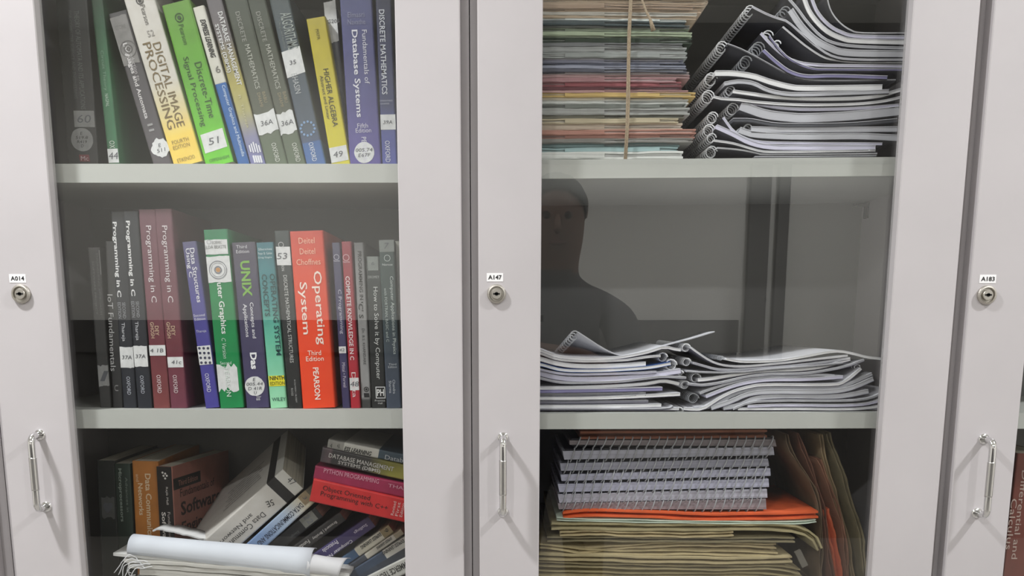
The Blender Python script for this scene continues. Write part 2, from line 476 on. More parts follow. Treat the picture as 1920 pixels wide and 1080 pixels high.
# ------------------------------------------------------------------ books
PAGES = page_mat('book_pages', (205, 198, 182), .75, 10)
class Book:
    """rigid book given by the foot-left, foot-right and head-left corners of its spine as seen in the photo, at depth yf"""
    def __init__(s, label, BL, BR, TL, stops, yf=.07, depth=.175, zrest=None, ext=None, twist=0.0, group=None, interp='LINEAR', rough=.42, hard=False, frac=False, name='textbook'):
        BL, BR, TL = [Vector(p) for p in (BL, BR, TL)]
        tv = TL.y
        if ext is not None: TL = BL + (TL - BL) * ((BL.y - ext) / (BL.y - TL.y))
        bl, br, tl = P(*BL, yf), P(*BR, yf), P(*TL, yf)
        a = tl - bl; h = a.length; a.normalize()
        t = Vector((a.z, 0, -a.x))
        wd = (br - bl).dot(t)
        if zrest is not None:
            low = min(bl.z, (bl + t * wd).z)
            k = (zrest + .0002 - low) / a.z
            bl = bl + a * k; h -= k
        dv = a.cross(t)
        M = Matrix((t, dv, a)).transposed().to_4x4()
        if twist: M = M @ Matrix.Rotation(twist, 4, 'Z')
        M.translation = bl
        s.w, s.h, s.d = wd, h, depth
        s.M = M; s.Mi = M.inverted()
        if s.Mi.is_identity: pass
        vt, vb = TL.y, BL.y
        if not frac: stops = [((v - vt) / (vb - vt), c) for v, c in stops]
        s.root = tag(empty(name, M=M), label, 'book', group)
        sm = spine_mat('cover_print_and_haze', h, stops, interp, rough)
        c = .0009 if hard else .0006
        r = min(.0022, wd * .25); o = .0022 if hard else 0
        out = [(0, depth)] + [(r - r * math.cos(R(q)), r - r * math.sin(R(q))) for q in (0, 30, 60, 90)] + \
              [(wd - r + r * math.sin(R(q)), r - r * math.cos(R(q))) for q in (0, 30, 60, 90)] + [(wd, depth)]
        inn = [(wd - c, depth), (wd - c, c + r * .3), (c, c + r * .3), (c, depth)]
        MBc = MB(); k = MBc.mi(sm); n1 = len(out)
        poly = out + inn; n = len(poly)
        for z in (0, h): MBc.v += [(x, y, z) for x, y in poly]
        for j in range(n):
            j2 = (j + 1) % n
            MBc.face((j, j2, n + j2, n + j), k)
        # end caps of the U section as quads
        il, ir = n1 + 2, n1 + 1
        for zo, fl in ((0, 0), (n, 1)):
            q1 = [0, 1, 2, 3, 4, il, n1 + 3]; q2 = [4, 5, ir, il]; q3 = [5, 6, 7, 8, 9, n1, ir]
            for q in (q1, q2, q3):
                q = [zo + i for i in q]
                MBc.face(q if not fl else q[::-1], k)
        MBc.build('cover', s.root)
        pg = MB(); kk = pg.mi(PAGES)
        x0, x1, y0, y1, z0, z1 = c + .0001, wd - c - .0001, c + r * .3 + .0002, depth - .001 - o, .0004 + o, h - .0006 - o
        pg.box(x0, x1, y0, y1, z0, z1, PAGES)
        for i, f in enumerate(pg.f):
            pg.uv[i] = [(pg.v[q][1] + pg.v[q][2], (pg.v[q][0] - x0) / (x1 - x0)) for q in f]
        pg.build('page_block', s.root)
    def loc(s, u, v):
        o = s.Mi @ CAM; d = s.Mi.to_3x3() @ ray(u, v)
        p = o + d * (-o.y / d.y)
        return Vector((p.x, 0, p.z))
    def px(s): return PX
    def text(s, body, p1, p2, hp, col, bold=0.0, shear=0.0, y=-.0005, parent=None, name='lettering', snap=True):
        a, b = s.loc(*p1), s.loc(*p2)
        run = b - a; L = run.length; mid = (a + b) / 2
        if snap:
            run = Vector((math.copysign(1, run.x), 0, 0)) if abs(run.x) > abs(run.z) else Vector((0, 0, math.copysign(1, run.z)))
        else: run.normalize()
        up = Vector((-run.z, 0, run.x)); mid.y = y
        m = col if isinstance(col, bpy.types.Material) else mat('print_ink', col, .5, noise=0)
        return MB().text(body, mid, run, up, L, hp * PX, m, bold, shear).build(name, parent or s.root)
    def label(s, c, wp, hp, writing=None, m=None, up=False, tilt=0, round_=False, ink=None, jag=0.0, name='paper_label', wh=None):
        """sticker centred on pixel c, wp wide (across the spine) and hp high, in pixels"""
        p = s.loc(*c); m = m or M_LABEL; mb = MB()
        x, z, hw, hh = p.x, p.z, wp * PX / 2, hp * PX / 2
        if not round_:
            x0, x1 = max(.0004, x - hw), min(s.w - .0004, x + hw)
            if hw * 2 > s.w * 1.3: x0, x1 = x - hw, x + hw
            n = 7; k = mb.mi(m); jz = lambda: random.uniform(-1, 1) * jag * PX
            top = [(x0 + (x1 - x0) * i / n, z + hh + jz()) for i in range(n + 1)]
            bot = [(x0 + (x1 - x0) * i / n, z - hh + jz()) for i in range(n + 1)]
            tl = math.tan(R(tilt))
            for yy in (-.0004, .0001):
                mb.v += [(q, yy, zz + (q - x) * tl) for q, zz in bot] + [(q, yy, zz + (q - x) * tl) for q, zz in top]
            N = n + 1
            for i in range(n):
                mb.face((i, i + 1, N + i + 1, N + i), k)
                mb.face((i, 2 * N + i, 2 * N + i + 1, i + 1), k); mb.face((N + i, N + i + 1, 3 * N + i + 1, 3 * N + i), k)
            mb.face((0, N, 3 * N, 2 * N), k); mb.face((n, 2 * N + n, 3 * N + n, N + n), k)
        else:
            mb.disc(x, z, -.0004, .0001, hw, m, 26, jag)
        o = mb.build(name, s.root)
        if writing:
            lines = writing.split('|'); H = (wh or hp * .62) * PX / len(lines)
            wm = MB()
            for i, ln in enumerate(lines):
                zc = z + ((len(lines) - 1) / 2 - i) * H * 1.15
                Lw = min(2 * hw * .84, max(H * .5, H * .72 * len(ln)))
                if up: wm.text(ln, (x, -.0007, zc), (0, 0, -1), (1, 0, 0), min(2 * hh * .8, H * .75 * len(ln)), H * .8, ink or M_PENCIL, 0, .15)
                else: wm.text(ln, (x, -.0007, zc), (1, 0, 0), (0, 0, 1), Lw, H * .8, ink or M_PENCIL, 0, .15)
            wm.build('handwriting', o)
        return o
    def patch(s, pts, m, name, y=-.0003):
        mb = MB(); k = mb.mi(m)
        for u, v in pts:
            p = s.loc(u, v); mb.v.append((p.x, y, p.z))
        mb.face(range(len(pts) - 1, -1, -1), k)
        return mb.build(name, s.root)
    def dots(s, pts, rp, m, name):
        mb = MB()
        for u, v in pts:
            p = s.loc(u, v); mb.disc(p.x, p.z, -.0006, -.0002, rp * PX, m, 10)
        return mb.build(name, s.root)
    def emblem(s, c, rp, m, name='emblem', rings=((1, .86),), y=-.0006):
        p = s.loc(*c); mb = MB(); k = mb.mi(m); n = 26
        for ro, ri in rings:
            b = len(mb.v)
            for rr in (ro, ri):
                for j in range(n):
                    q = 2 * math.pi * j / n
                    mb.v.append((p.x + rr * rp * PX * math.cos(q), y, p.z + rr * rp * PX * math.sin(q)))
            for j in range(n):
                j2 = (j + 1) % n
                mb.face((b + j, b + j2, b + n + j2, b + n + j), k)
        return mb.build(name, s.root)

def lerp(a, b, t): return (a[0] + (b[0] - a[0]) * t, a[1] + (b[1] - a[1]) * t)
G1 = 'textbooks on the upper left shelf'
G2 = 'textbooks on the middle left shelf'
G3 = 'textbooks in the lower left compartment'
W_, LG = (222, 222, 222), (176, 178, 176)
def row1(label, BL, BR, TL, stops, yf=.07, **k):
    return Book(label, BL, BR, TL, stops, yf, zrest=ZA_L, group=G1, **k)

b = row1('very dark textbook with a round sticker at the far left of the upper shelf', (127, 305), (184, 305), (104, 0), [(0, (40, 42, 42)), (305, (46, 46, 46))], ext=-40)
b.text('THEORY OF AUTOMATA AND ITS APPLICATIONS', (143, 20), (157, 205), 9, (110, 112, 112))
b.text('FOR COMPUTER SCIENCE AND ENGINEERING', (130, 20), (143, 185), 6, (96, 98, 98))
b.label((158, 223), 38, 29, '60', m=mat('aged_label', (150, 150, 150), .7, noise=.12, scale=120))
b.label((154, 262), 42, 42, 'E|519.8|R419|D', m=mat('aged_label', (150, 150, 150), .7, noise=.12, scale=120), round_=True, ink=M_INK, jag=.02)
b.patch([(148, 290), (167, 290), (169, 303), (150, 303)], mat('red_print', (120, 50, 56), .5), 'publisher_mark')
b.text('Mc', (152, 297), (166, 297), 8, (190, 170, 170))

b = row1('thin dull green book second from the left on the upper shelf', (203, 305), (224, 305), (170, 0), [(0, (40, 72, 50)), (150, (62, 118, 82)), (250, (58, 112, 78)), (305, (60, 108, 76))], ext=-30, yf=.068)
b.text('Circuit Theory', (189, 95), (200, 170), 7, (130, 165, 140))
b.text('NAGPAL', (199, 176), (203, 200), 6, (190, 210, 195))
b.text('OX', (209, 264), (212, 278), 10, (205, 215, 205))
b.label((213, 292), 21, 25, '44')

b = row1('dark grey automata textbook with a torn round sticker at its foot', (286, 305), (322, 305), (203, 27), [(27, (62, 60, 62)), (305, (86, 82, 86))], yf=.072)
b.label((232, 76), 36, 86, m=mat('taped_label', (118, 116, 114), .35, noise=.18, scale=90), jag=1)
b.emblem((241, 92), 15, mat('faint_ink', (84, 82, 80), .5, noise=0), rings=((1, .9), (.55, .4), (.25, .05)))
b.text('STORE', (216, 52), (236, 50), 7, (84, 82, 80))
b.text('Introduction to', (239, 86), (263, 150), 8, (176, 172, 172))
b.text('Languages and Automata', (231, 82), (277, 222), 10, (205, 202, 202), bold=.02)
b.text('II', (281, 232), (285, 246), 10, (150, 150, 150))
b.label((301, 277), 34, 40, 'E|511', round_=True, jag=.12, wh=16)

b = row1('white image processing textbook fading to yellow at the foot', (324, 305), (381, 305), (232, 0), [(0, (196, 192, 186)), (150, (200, 196, 186)), (205, (214, 200, 150)), (250, (240, 208, 96)), (305, (238, 204, 92))], ext=-28)
b.emblem((262, 1), 7, mat('print_ink', (60, 58, 56), .5, noise=0), rings=((1, .75), (.5, .0)))
b.text('Pearson', (268, 9), (276, 46), 9, (96, 92, 88))
b.text('52', (276, 63), (289, 62), 11, (150, 146, 142))
b.text('DIGITAL IMAGE', (293, 80), (340, 237), 15, (112, 94, 60))
b.text('PROCESSING', (275, 80), (322, 242), 15, (112, 94, 60))
b.text('FOURTH', (322, 265), (354, 263), 7, (150, 128, 66))
b.text('EDITION', (324, 275), (356, 273), 7, (150, 128, 66))
b.text('ETIKENCIO', (332, 298), (366, 297), 7, (150, 128, 66))

b = row1('bright green signal processing textbook with handwritten label 51', (384, 305), (438, 305), (303, 11), [(11, (96, 140, 52)), (150, (96, 164, 48)), (305, (104, 200, 36))], yf=.068)  # darker head colour paints in the shade of the board above
b.emblem((336, 33), 8, mat('print_ink', (40, 70, 28), .5, noise=0), rings=((1, .8), (.45, .0)))
b.text('Pearson', (339, 46), (349, 83), 9, (46, 82, 34))
b.text('Discrete-Time', (369, 117), (400, 220), 13, (40, 74, 28))
b.text('Signal Processing', (346, 107), (382, 237), 13, (40, 74, 28))
b.label((401, 264), 44, 34, '51', tilt=4, wh=15)
b.text('OPPENHEIM', (392, 298), (430, 297), 6, (60, 120, 40))

b = row1('slim white and blue exam guide leaning beside the bright green textbook', (445, 305), (467, 305), (361, 15), [(0, (202, 200, 190)), (115, (202, 200, 190)), (150, (168, 166, 158)), (151, (28, 92, 160)), (305, (36, 110, 190))], yf=.07, interp='CONSTANT')
b.text('EXPRESS LEARNING', (380, 36), (400, 108), 10, (26, 26, 26), bold=.03, shear=.3)
b.text('6', (404, 130), (413, 130), 12, (110, 108, 104))
b.text('Computer Graphics and Multimedia', (417, 160), (457, 293), 8, (205, 220, 235))

b = row1('database textbook with spine shading from grey through olive to lilac', (469, 305), (498, 305), (386, 0), [(0, (98, 94, 98)), (70, (110, 104, 104)), (150, (168, 158, 84)), (200, (170, 164, 110)), (250, (128, 128, 158)), (305, (116, 118, 168))], ext=-22, yf=.071)
b.text('DATABASE MANAGEMENT', (413, 22), (449, 160), 9, (212, 212, 212), bold=.015)
b.text('SYSTEMS (DBMS)', (404, 46), (431, 136), 9, (212, 212, 212), bold=.015)
b.text('R. Thareja', (450, 178), (463, 240), 6, (196, 192, 150))
pm = MB()
for k_ in range(5):
    p = b.loc(470 + k_ * 4.4, 282); pm.box(p.x - .0008, p.x + .0008, -.0006, -.0002, p.z - .002 - .001 * (k_ % 2), p.z + .0105 - .002 * abs(k_ - 2), mat('print_ink', (225, 225, 232), .5, noise=0))
for k_ in range(4):
    p = b.loc(477 + k_ * 4.2, 299); pm.box(p.x - .0011, p.x + .0011, -.0006, -.0002, p.z - .004, p.z + .005, mat('print_ink', (225, 225, 232), .5, noise=0))
pm.build('publisher_mark', b.root)

for k_, (BL, BR, TL) in enumerate([((498, 305), (539, 305), (421, 0)), ((539, 305), (573, 305), (463, 0))]):
    b = row1(['olive grey discrete mathematics book, left of the matching pair', 'olive grey discrete mathematics book, right of the matching pair'][k_], BL, BR, TL,
             [(0, (64, 70, 60)), (200, (84, 88, 74)), (260, (92, 104, 84)), (305, (92, 106, 84))], ext=-28, yf=.07 + .002 * k_)
    dx = 40 * k_; q = lambda u, v: (u + dx - (1.5 * k_), v)
    b.text('DISCRETE', q(445, 22), q(459, 78), 8, (150, 152, 144))
    b.text('MATHEMATICS', q(462, 84), q(485, 166), 9, (178, 180, 170))
    b.text('BABU', q(494, 172), q(499, 192), 6, (150, 140, 110)); b.text('DHAMI', q(485, 174), q(491, 200), 6, (150, 140, 110))
    b.label(q(500, 230), 40, 38, '36A', jag=2.5, tilt=4, wh=11)
    b.text('OXFORD', q(512, 268), q(522, 303), 9, (206, 208, 200))

b = row1('blue grey algorithms book with a plain white label near its head', (574, 305), (611, 305), (505, 0), [(0, (70, 80, 82)), (235, (74, 86, 100)), (258, (70, 84, 112)), (260, (66, 104, 160)), (305, (64, 104, 164))], ext=-8, yf=.072)
b.text('ALGORITHMS', (533, 24), (552, 92), 20, (150, 158, 154), bold=.01)
b.text('Design and Analysis', (521, 40), (537, 90), 5, (120, 128, 126))
b.label((549, 117), 46, 46, '35', tilt=7, wh=9)
b.text('BHASIN', (551, 138), (560, 175), 11, (184, 188, 190))
b.dots([(577 + 13 * math.cos(R(30 * i_)), 241 + 13 * math.sin(R(30 * i_))) for i_ in range(12)], 2.2, mat('print_ink', (128, 160, 200), .5, noise=0), 'emblem')
b.text('OXFORD', (583, 267), (590, 302), 9, (216, 222, 230))

b = row1('yellow algebra book with dark lettering', (621, 305), (657, 305), (574, 36), [(36, (172, 158, 56)), (200, (200, 186, 44)), (305, (214, 204, 40))], yf=.068)
b.text('MAPA', (594, 55), (598, 74), 6, (96, 88, 30))
b.text('HIGHER ALGEBRA', (610, 129), (630, 237), 10, (44, 42, 22))
b.text('Abstract and Linear', (603, 142), (616, 224), 6, (60, 56, 28))
b.label((634, 289), 36, 27, '49', tilt=2, wh=13)

b = row1('slate book with a white label, squeezed behind the yellow algebra book', (633, 305), (656, 305), (607, 16), [(0, (54, 58, 70)), (305, (58, 62, 82))], yf=.085)
b.label((625, 40), 30, 72, 'G205', jag=1, tilt=10, wh=8)

b = row1('thick violet blue database systems textbook with a round sticker', (656, 305), (715, 305), (637, 0), [(0, (74, 78, 118)), (160, (80, 80, 130)), (305, (86, 74, 150))], ext=-12, yf=.068, depth=.19)
b.text('Elmasri', (652, 29), (683, 26), 9, (132, 134, 160)); b.text('Navathe', (652, 42), (685, 40), 9, (132, 134, 160))
b.text('Fundamentals of', (682, 56), (690, 157), 9, (212, 212, 222))
b.text('Database Systems', (663, 56), (673, 220), 14, (222, 222, 230), bold=.015)
b.text('Fifth', (670, 236), (690, 235), 8, (200, 198, 216)); b.text('Edition', (667, 245), (696, 244), 8, (200, 198, 216))
b.text('PEARSON', (681, 257), (686, 303), 9, (216, 214, 226))
b.label((683, 286), 38, 38, '005.74|E67F', round_=True, jag=.02, wh=16)

b = row1('navy discrete mathematics book at the right end of the upper shelf', (716, 305), (745, 305), (704, 0), [(0, (42, 46, 70)), (190, (58, 64, 104)), (225, (72, 80, 140)), (305, (76, 84, 164))], ext=-18, yf=.07)
b.text('DISCRETE MATHEMATICS', (714, 18), (723, 177), 10, (212, 216, 224), bold=.01)
b.text('COMBINATORICS', (711, 190), (736, 188), 3, (170, 174, 186)); b.text('GRAPHS', (713, 195), (730, 194), 3, (170, 174, 186))
b.label((727, 229), 32, 27, '39A', wh=8)
b.text('OXFORD', (725, 264), (729, 304), 9, (216, 218, 226))

# ---- middle shelf: many spine heads painted paler for the glass haze
def row2(label, BL, BR, TL, stops, yf=.05, **k):
    return Book(label, BL, BR, TL, stops, yf, zrest=ZB_L, group=G2, **k)
b = row2('faded dark grey book with a round sticker at the far left of the middle shelf', (187, 762), (209, 762), (164, 464), [(464, (74, 74, 74)), (762, (58, 58, 58))], yf=.06)  # grey, slightly paler towards the head
b.text('SOFTWARE PROJECT', (173, 490), (182, 590), 5, (120, 120, 120)); b.text('ENGINEERING APPROACH', (181, 475), (191, 590), 4, (112, 112, 112))
b.label((196, 492), 18, 46, m=mat('aged_label', (150, 150, 150), .7, noise=.12, scale=120), jag=.5)
b.label((196, 705), 24, 40, '1', m=mat('aged_label', (150, 150, 150), .7, noise=.12, scale=120), jag=2)
b = row2('slim black connected devices book with pale lettering running down its spine', (211, 762), (231, 762), (197, 452), [(452, (66, 66, 66)), (762, (36, 36, 38))], yf=.056)
b.text('IoT Fundamentals', (204, 552), (215, 696), 10, (186, 186, 186))
b.text('U', (218, 722), (219, 733), 7, (140, 140, 140))
for k_, (BL, BR, TL) in enumerate([((231, 763), (257, 763), (207, 397)), ((258, 763), (285, 763), (230, 396))]):
    b = row2(['black programming book, left of the matching pair on the middle shelf', 'black programming book, right of the matching pair on the middle shelf'][k_], BL, BR, TL, [(397, (56, 58, 62)), (600, (38, 40, 46)), (763, (30, 34, 44))], yf=.05 + .003 * (1 - k_))
    dx, dy = 25.5 * k_, -2 * k_; q = lambda u, v: (u + dx, v + dy)
    b.text('Programming in C', q(212, 416), q(225, 557), 10, (226, 226, 226), bold=.025)
    b.text('SECOND', q(232, 567), q(234, 597), 6, (150, 152, 156)); b.text('EDITION', q(223, 567), q(226, 597), 6, (150, 152, 156))
    b.text('Thareja', q(229, 605), q(233, 640), 8, (206, 208, 212))
    b.label(q(238, 670), 27, 40, '37A', jag=.8, wh=9)
    b.text('OXFORD', q(240, 706), q(243, 740), 7, (190, 194, 204))
b = row2('thin white booklet wedged between a black and a maroon programming book', (284, 763), (288.5, 763), (253, 396), [(396, (190, 190, 186)), (763, (170, 170, 168))], yf=.056, name='booklet')
for k_, (BL, BR, TL) in enumerate([((288, 765), (319, 765), (259, 393)), ((320, 765), (351, 765), (289, 392))]):
    b = row2(['maroon programming book, left of the matching pair', 'maroon programming book, right of the matching pair'][k_], BL, BR, TL, [(392, (116, 84, 92)), (560, (112, 66, 76)), (640, (104, 46, 56)), (765, ((124, 62, 62), (112, 54, 72))[k_])], yf=.05)  # washed-out upper stops carry painted glass haze
    dx, dy = 30.5 * k_, 0; q = lambda u, v: (u + dx, v + dy)
    b.text('Programming in C', q(277, 423), q(288, 567), 13, (222, 214, 216))
    b.text('DEY', q(294, 611), q(295, 629), 7, (214, 190, 160)); b.text('GHOSH', q(285, 604), q(287, 634), 7, (214, 190, 160))
    b.label((294, 657) if k_ == 0 else (331, 679), 34, 20, ('4 1B', '41c')[k_], wh=9)
    b.text('OXFORD', q(297, 703), q(300, 737), 8, (220, 206, 208))
b = row2('blue violet data structures book with a checked band near its foot', (385, 763), (411, 763), (341, 454), [(454, (94, 92, 124)), (560, (72, 68, 140)), (763, (70, 64, 150))], yf=.048)
b.text('Data Structures', (360, 465), (374, 567), 9, (222, 222, 230), bold=.01); b.text('Using C', (350, 466), (358, 520), 9, (222, 222, 230), bold=.01)
b.text('Second', (363, 592), (384, 590), 5, (210, 210, 222)); b.text('Edition', (365, 599), (385, 597), 5, (210, 210, 222))
b.text('Thareja', (368, 622), (387, 621), 6, (200, 200, 216))
b.label((383, 666), 28, 36, m=M_LABEL, name='checked_band')
b.dots([(374 + 8 * i_ + 1.3 * j_, 653 + 9 * j_) for i_ in range(3) for j_ in range(4)], 2.6, mat('print_ink', (60, 62, 84), .5, noise=0), 'check_dots')
b.text('OXFORD', (388, 700), (392, 735), 8, (216, 216, 230))
b = row2('green computer graphics textbook with taped paper labels', (413, 765), (457, 765), (381, 431), [(431, (60, 128, 92)), (520, (14, 128, 70)), (765, (4, 132, 70))], yf=.048, depth=.19)
b.label((404, 463), 46, 27, m=M_LABEL, jag=.5); b.text('ELDA BEASTE', (384, 464), (424, 462), 6, (110, 112, 112), y=-.0008)
b.emblem((392, 454), 4, M_GREYINK, y=-.0008); b.text('ECEBVEC', (398, 455), (416, 454), 5, (130, 132, 132), y=-.0008)
b.label((409, 505), 47, 48, jag=.8)
b.emblem((409, 506), 17, M_GREYINK, rings=((1, .93), (.78, .74), (.42, .3)), y=-.0008)
b.dots([(409, 506)], 4.4, mat('print_ink', (190, 140, 90), .5, noise=0), 'sun_mark')
b.text('uter Graphics', (409, 530), (421, 626), 14, (226, 232, 228), bold=.015)
b.text('C Version', (418, 634), (424, 672), 8, (190, 216, 200), shear=.25)
b.text('Second', (413, 681), (434, 680), 6, (200, 220, 208)); b.text('Edition', (414, 689), (435, 688), 6, (200, 220, 208))
b.label((426, 709), 42, 46, jag=7)
b.text('PEARSON', (423, 690), (432, 743), 9, (220, 230, 224), y=-.0009)
b = row2('dark purple operating system book with large green capitals', (462, 764), (505, 764), (434, 455), [(455, (84, 80, 92)), (560, (64, 60, 88)), (764, (64, 58, 96))], yf=.05)
b.text('Third', (443, 463), (463, 462), 6, (206, 206, 210)); b.text('Edition', (443, 472), (467, 471), 6, (206, 206, 210))
b.text('UNIX', (459, 489), (464, 556), 18, (124, 176, 74), bold=.03)
b.text('Concepts and', (469, 567), (478, 634), 9, (222, 222, 228), bold=.01); b.text('Applications', (457, 570), (465, 632), 9, (222, 222, 228), bold=.01)
b.text('Das', (474, 661), (478, 692), 13, (236, 236, 240), bold=.035)
b.label((478, 724), 38, 38, 'E|005.44|D 41R|U', round_=True, jag=.02, wh=30)
b.text('Star', (481, 744), (490, 743), 4, (210, 210, 214)); b.text('BB', (481, 749), (488, 748), 4, (210, 210, 214))
b = row2('teal to pale green operating systems book with a yellow edition band', (507, 764), (539, 764), (480, 455), [(455, (70, 116, 126)), (560, (64, 138, 140)), (640, (104, 190, 160)), (764, (160, 226, 182))], yf=.05)
for k_, s_ in enumerate(('Silberschatz', 'Peter B. Galvin', 'Greg Gagne')): b.text(s_, (484, 467 + 8 * k_), (510, 467 + 8 * k_), 4.5, (200, 214, 216))
b.text('OPERATING SYSTEM', (508, 513), (525, 666), 10, (22, 74, 74), bold=.02); b.text('CONCEPTS', (494, 514), (503, 593), 10, (22, 74, 74), bold=.02)
b.label((520, 714), 33, 20, m=mat('yellow_print', (236, 226, 40), .5, noise=.03), name='edition_band')
b.text('NINTH', (506, 709), (534, 708), 8, (40, 44, 24), bold=.015, y=-.0008); b.text('EDITION', (507, 719), (534, 718), 7, (60, 64, 30), y=-.0008)
b.text('WILEY', (510, 749), (536, 748), 7, (60, 104, 92), bold=.01)
b = row2('black discrete structures textbook with handwritten label 53', (541, 766), (568, 766), (514, 433), [(433, (64, 72, 72)), (560, (40, 44, 44)), (766, (26, 27, 28))], yf=.047)
b.label((529, 480), 32, 34, '53', tilt=-2, wh=14)
b.emblem((527, 459), 5, mat('print_ink', (220, 220, 220), .5, noise=0)); b.text('SON', (530, 497), (531, 508), 5, (200, 200, 200))
b.text('DISCRETE MATHEMATICAL STRUCTURES', (533, 516), (549, 680), 7, (196, 198, 196))
b.text('KOLMAN | BUSBY', (552, 712), (556, 755), 4, (170, 170, 170)); b.text('ROSS', (547, 728), (549, 742), 4, (170, 170, 170))
b = row2('thick orange red operating system textbook with white lettering', (568, 768), (629, 768), (543, 434), [(434, (204, 84, 70)), (520, (222, 78, 48)), (600, (232, 70, 30)), (768, (240, 70, 26))], yf=.045, depth=.19)  # duller head stops paint the glass haze into the cover
for k_, (s_, u0, u1) in enumerate((('Deitel', 560, 590), ('Deitel', 562, 591), ('Choffnes', 556, 601))): b.text(s_, (u0, 451 + 20 * k_), (u1, 451 + 20 * k_), 11, (240, 186, 160))
b.text('Operating', (594, 508), (601, 646), 20, (246, 226, 214), bold=.008); b.text('System', (567, 529), (573, 627), 18, (246, 226, 214), bold=.008)
b.text('Third', (577, 662), (602, 661), 9, (246, 230, 216)); b.text('Edition', (574, 673), (607, 672), 9, (246, 230, 216))
b.text('PEARSON', (592, 689), (596, 749), 11, (248, 236, 226), bold=.015)
b = row2('slim navy programming book right of the orange red textbook', (642, 766), (657, 766), (622, 455), [(455, (84, 84, 104)), (560, (62, 60, 96)), (766, (56, 50, 92))], yf=.052)
b.emblem((631, 482), 5, mat('print_ink', (210, 210, 220), .5, noise=0)); b.text('Norma', (626, 489), (637, 489), 3, (210, 210, 220))
b.text('C Programming', (635, 543), (642, 626), 8, (190, 190, 206))
b.label((641, 656), 16, 13, '42', wh=7)
b.text('Mittal • Porwal', (643, 680), (648, 726), 6, (196, 190, 206))
b = row2('slim crimson programming book with handwritten label 48', (658, 766), (676, 766), (640, 453), [(453, (150, 72, 80)), (560, (156, 44, 56)), (766, (178, 26, 46))], yf=.05)
b.emblem((649, 483), 6, mat('print_ink', (226, 200, 204), .5, noise=0)); b.text('Norma', (643, 491), (656, 491), 3, (226, 200, 204))
b.text('COMPLETE KNOWLEDGE IN C', (651, 518), (661, 675), 8, (234, 220, 222), bold=.012)
b.text('Dutta', (662, 698), (666, 745), 8, (226, 206, 208))
b.label((665, 720), 22, 24, '48', wh=12)
b = row2('grey programming book with black lettering on the middle shelf', (678, 767), (696, 767), (663, 455), [(455, (110, 110, 110)), (500, (136, 136, 136)), (745, (150, 150, 150)), (752, (62, 62, 62)), (767, (60, 60, 60))], yf=.053)
b.text('PROGRAMMING IN', (673, 471), (679, 562), 7, (40, 40, 40), bold=.01); b.text("'C' S", (675, 566), (679, 597), 9, (30, 30, 30), bold=.02)
b.text('Dr. B.S. KHANDARE', (680, 616), (685, 684), 5, (66, 66, 66))
b.emblem((687, 730), 5, M_INK, rings=((1, .7), (.4, 0))); b.patch([(682, 737), (692, 737), (693, 745), (683, 745)], M_INK, 'publisher_mark')
b = row2('black problem solving book with a boxed logo at its foot', (697, 767), (724, 767), (686, 481), [(481, (58, 66, 64)), (600, (34, 38, 38)), (767, (24, 26, 28))], yf=.052)
b.label((699, 494), 20, 26, '6', m=mat('aged_label', (128, 134, 130), .6, noise=.12, scale=120), wh=8)
b.text('DROMEY', (690, 520), (711, 519), 5, (160, 164, 162))
b.text('How to Solve it by Computer', (702, 538), (710, 711), 11, (206, 208, 206))
b.patch([(704, 725), (722, 725), (723, 747), (705, 747)], mat('print_ink', (220, 222, 222), .5, noise=0), 'logo_frame')
b.patch([(705.5, 726.5), (720.5, 726.5), (721.5, 745.5), (706.5, 745.5)], M_INK, 'logo_field', y=-.0005)
b.text('PH', (707, 736), (720, 736), 13, (226, 226, 226), bold=.02, y=-.0008)
b.text('Prentice', (703, 751), (722, 751), 3.5, (200, 200, 200)); b.text('Hall', (709, 756), (717, 756), 3.5, (200, 200, 200))
b = row2('dark teal physics computing book with label 7 at its head', (725, 767), (753, 767), (710, 452), [(452, (62, 80, 76)), (560, (50, 70, 68)), (680, (64, 74, 88)), (767, (66, 76, 94))], yf=.05)
b.label((725, 461), 28, 22, '7', m=mat('aged_label', (128, 134, 130), .6, noise=.12, scale=120), wh=13)
b.emblem((726, 484), 6, mat('print_ink', (206, 214, 210), .5, noise=0)); b.text('Narosa', (717, 496), (736, 496), 4, (206, 214, 210))
b.text('Computer Applications in Physics', (733, 518), (740, 664), 8, (196, 206, 202)); b.text('with FORTRAN, BASIC and C', (722, 540), (727, 641), 6, (176, 188, 184))
b.text('Third', (729, 683), (743, 683), 4, (190, 196, 200)); b.text('Edition', (728, 688), (744, 688), 4, (190, 196, 200))
b.text('Chandra', (738, 712), (740, 738), 5, (200, 206, 212)); b.text('Sharma', (731, 714), (733, 737), 5, (200, 206, 212))
b = row2('last pale book on the middle shelf, half hidden behind the door frame', (754, 767), (778, 767), (741, 452), [(452, (150, 150, 140)), (500, (96, 98, 96)), (767, (110, 110, 110))], yf=.055)

# ---- lower left compartment: standing books at the back left
def row3(label, BL, BR, TL, stops, yf=.12, **k):
    return Book(label, BL, BR, TL, stops, yf, zrest=ZC + (.003 if 'twist' in k else .0), group=G3, **k)
b = row3('dim dark book at the far left of the lower compartment', (196, 1170), (229, 1170), (181, 863), [(863, (48, 52, 50)), (1170, (40, 46, 44))])
b.label((203, 952), 27, 44, '♥', m=mat('aged_label', (92, 94, 92), .7, noise=.12, scale=120), jag=3)
b = row3('dark green microprocessor book in the lower compartment', (230, 1170), (260, 1170), (213, 869), [(869, (46, 60, 52)), (1170, (40, 54, 46))], yf=.118)
b.text('Microprocessors', (223, 878), (230, 978), 9, (150, 162, 152), bold=.02); b.text('Advances in', (237, 895), (240, 960), 5, (120, 132, 122))
b = row3('thick orange networking textbook in the lower compartment', (262, 1170), (310, 1170), (247, 864), [(864, (176, 112, 48)), (1170, (196, 124, 44))], yf=.115, depth=.19)
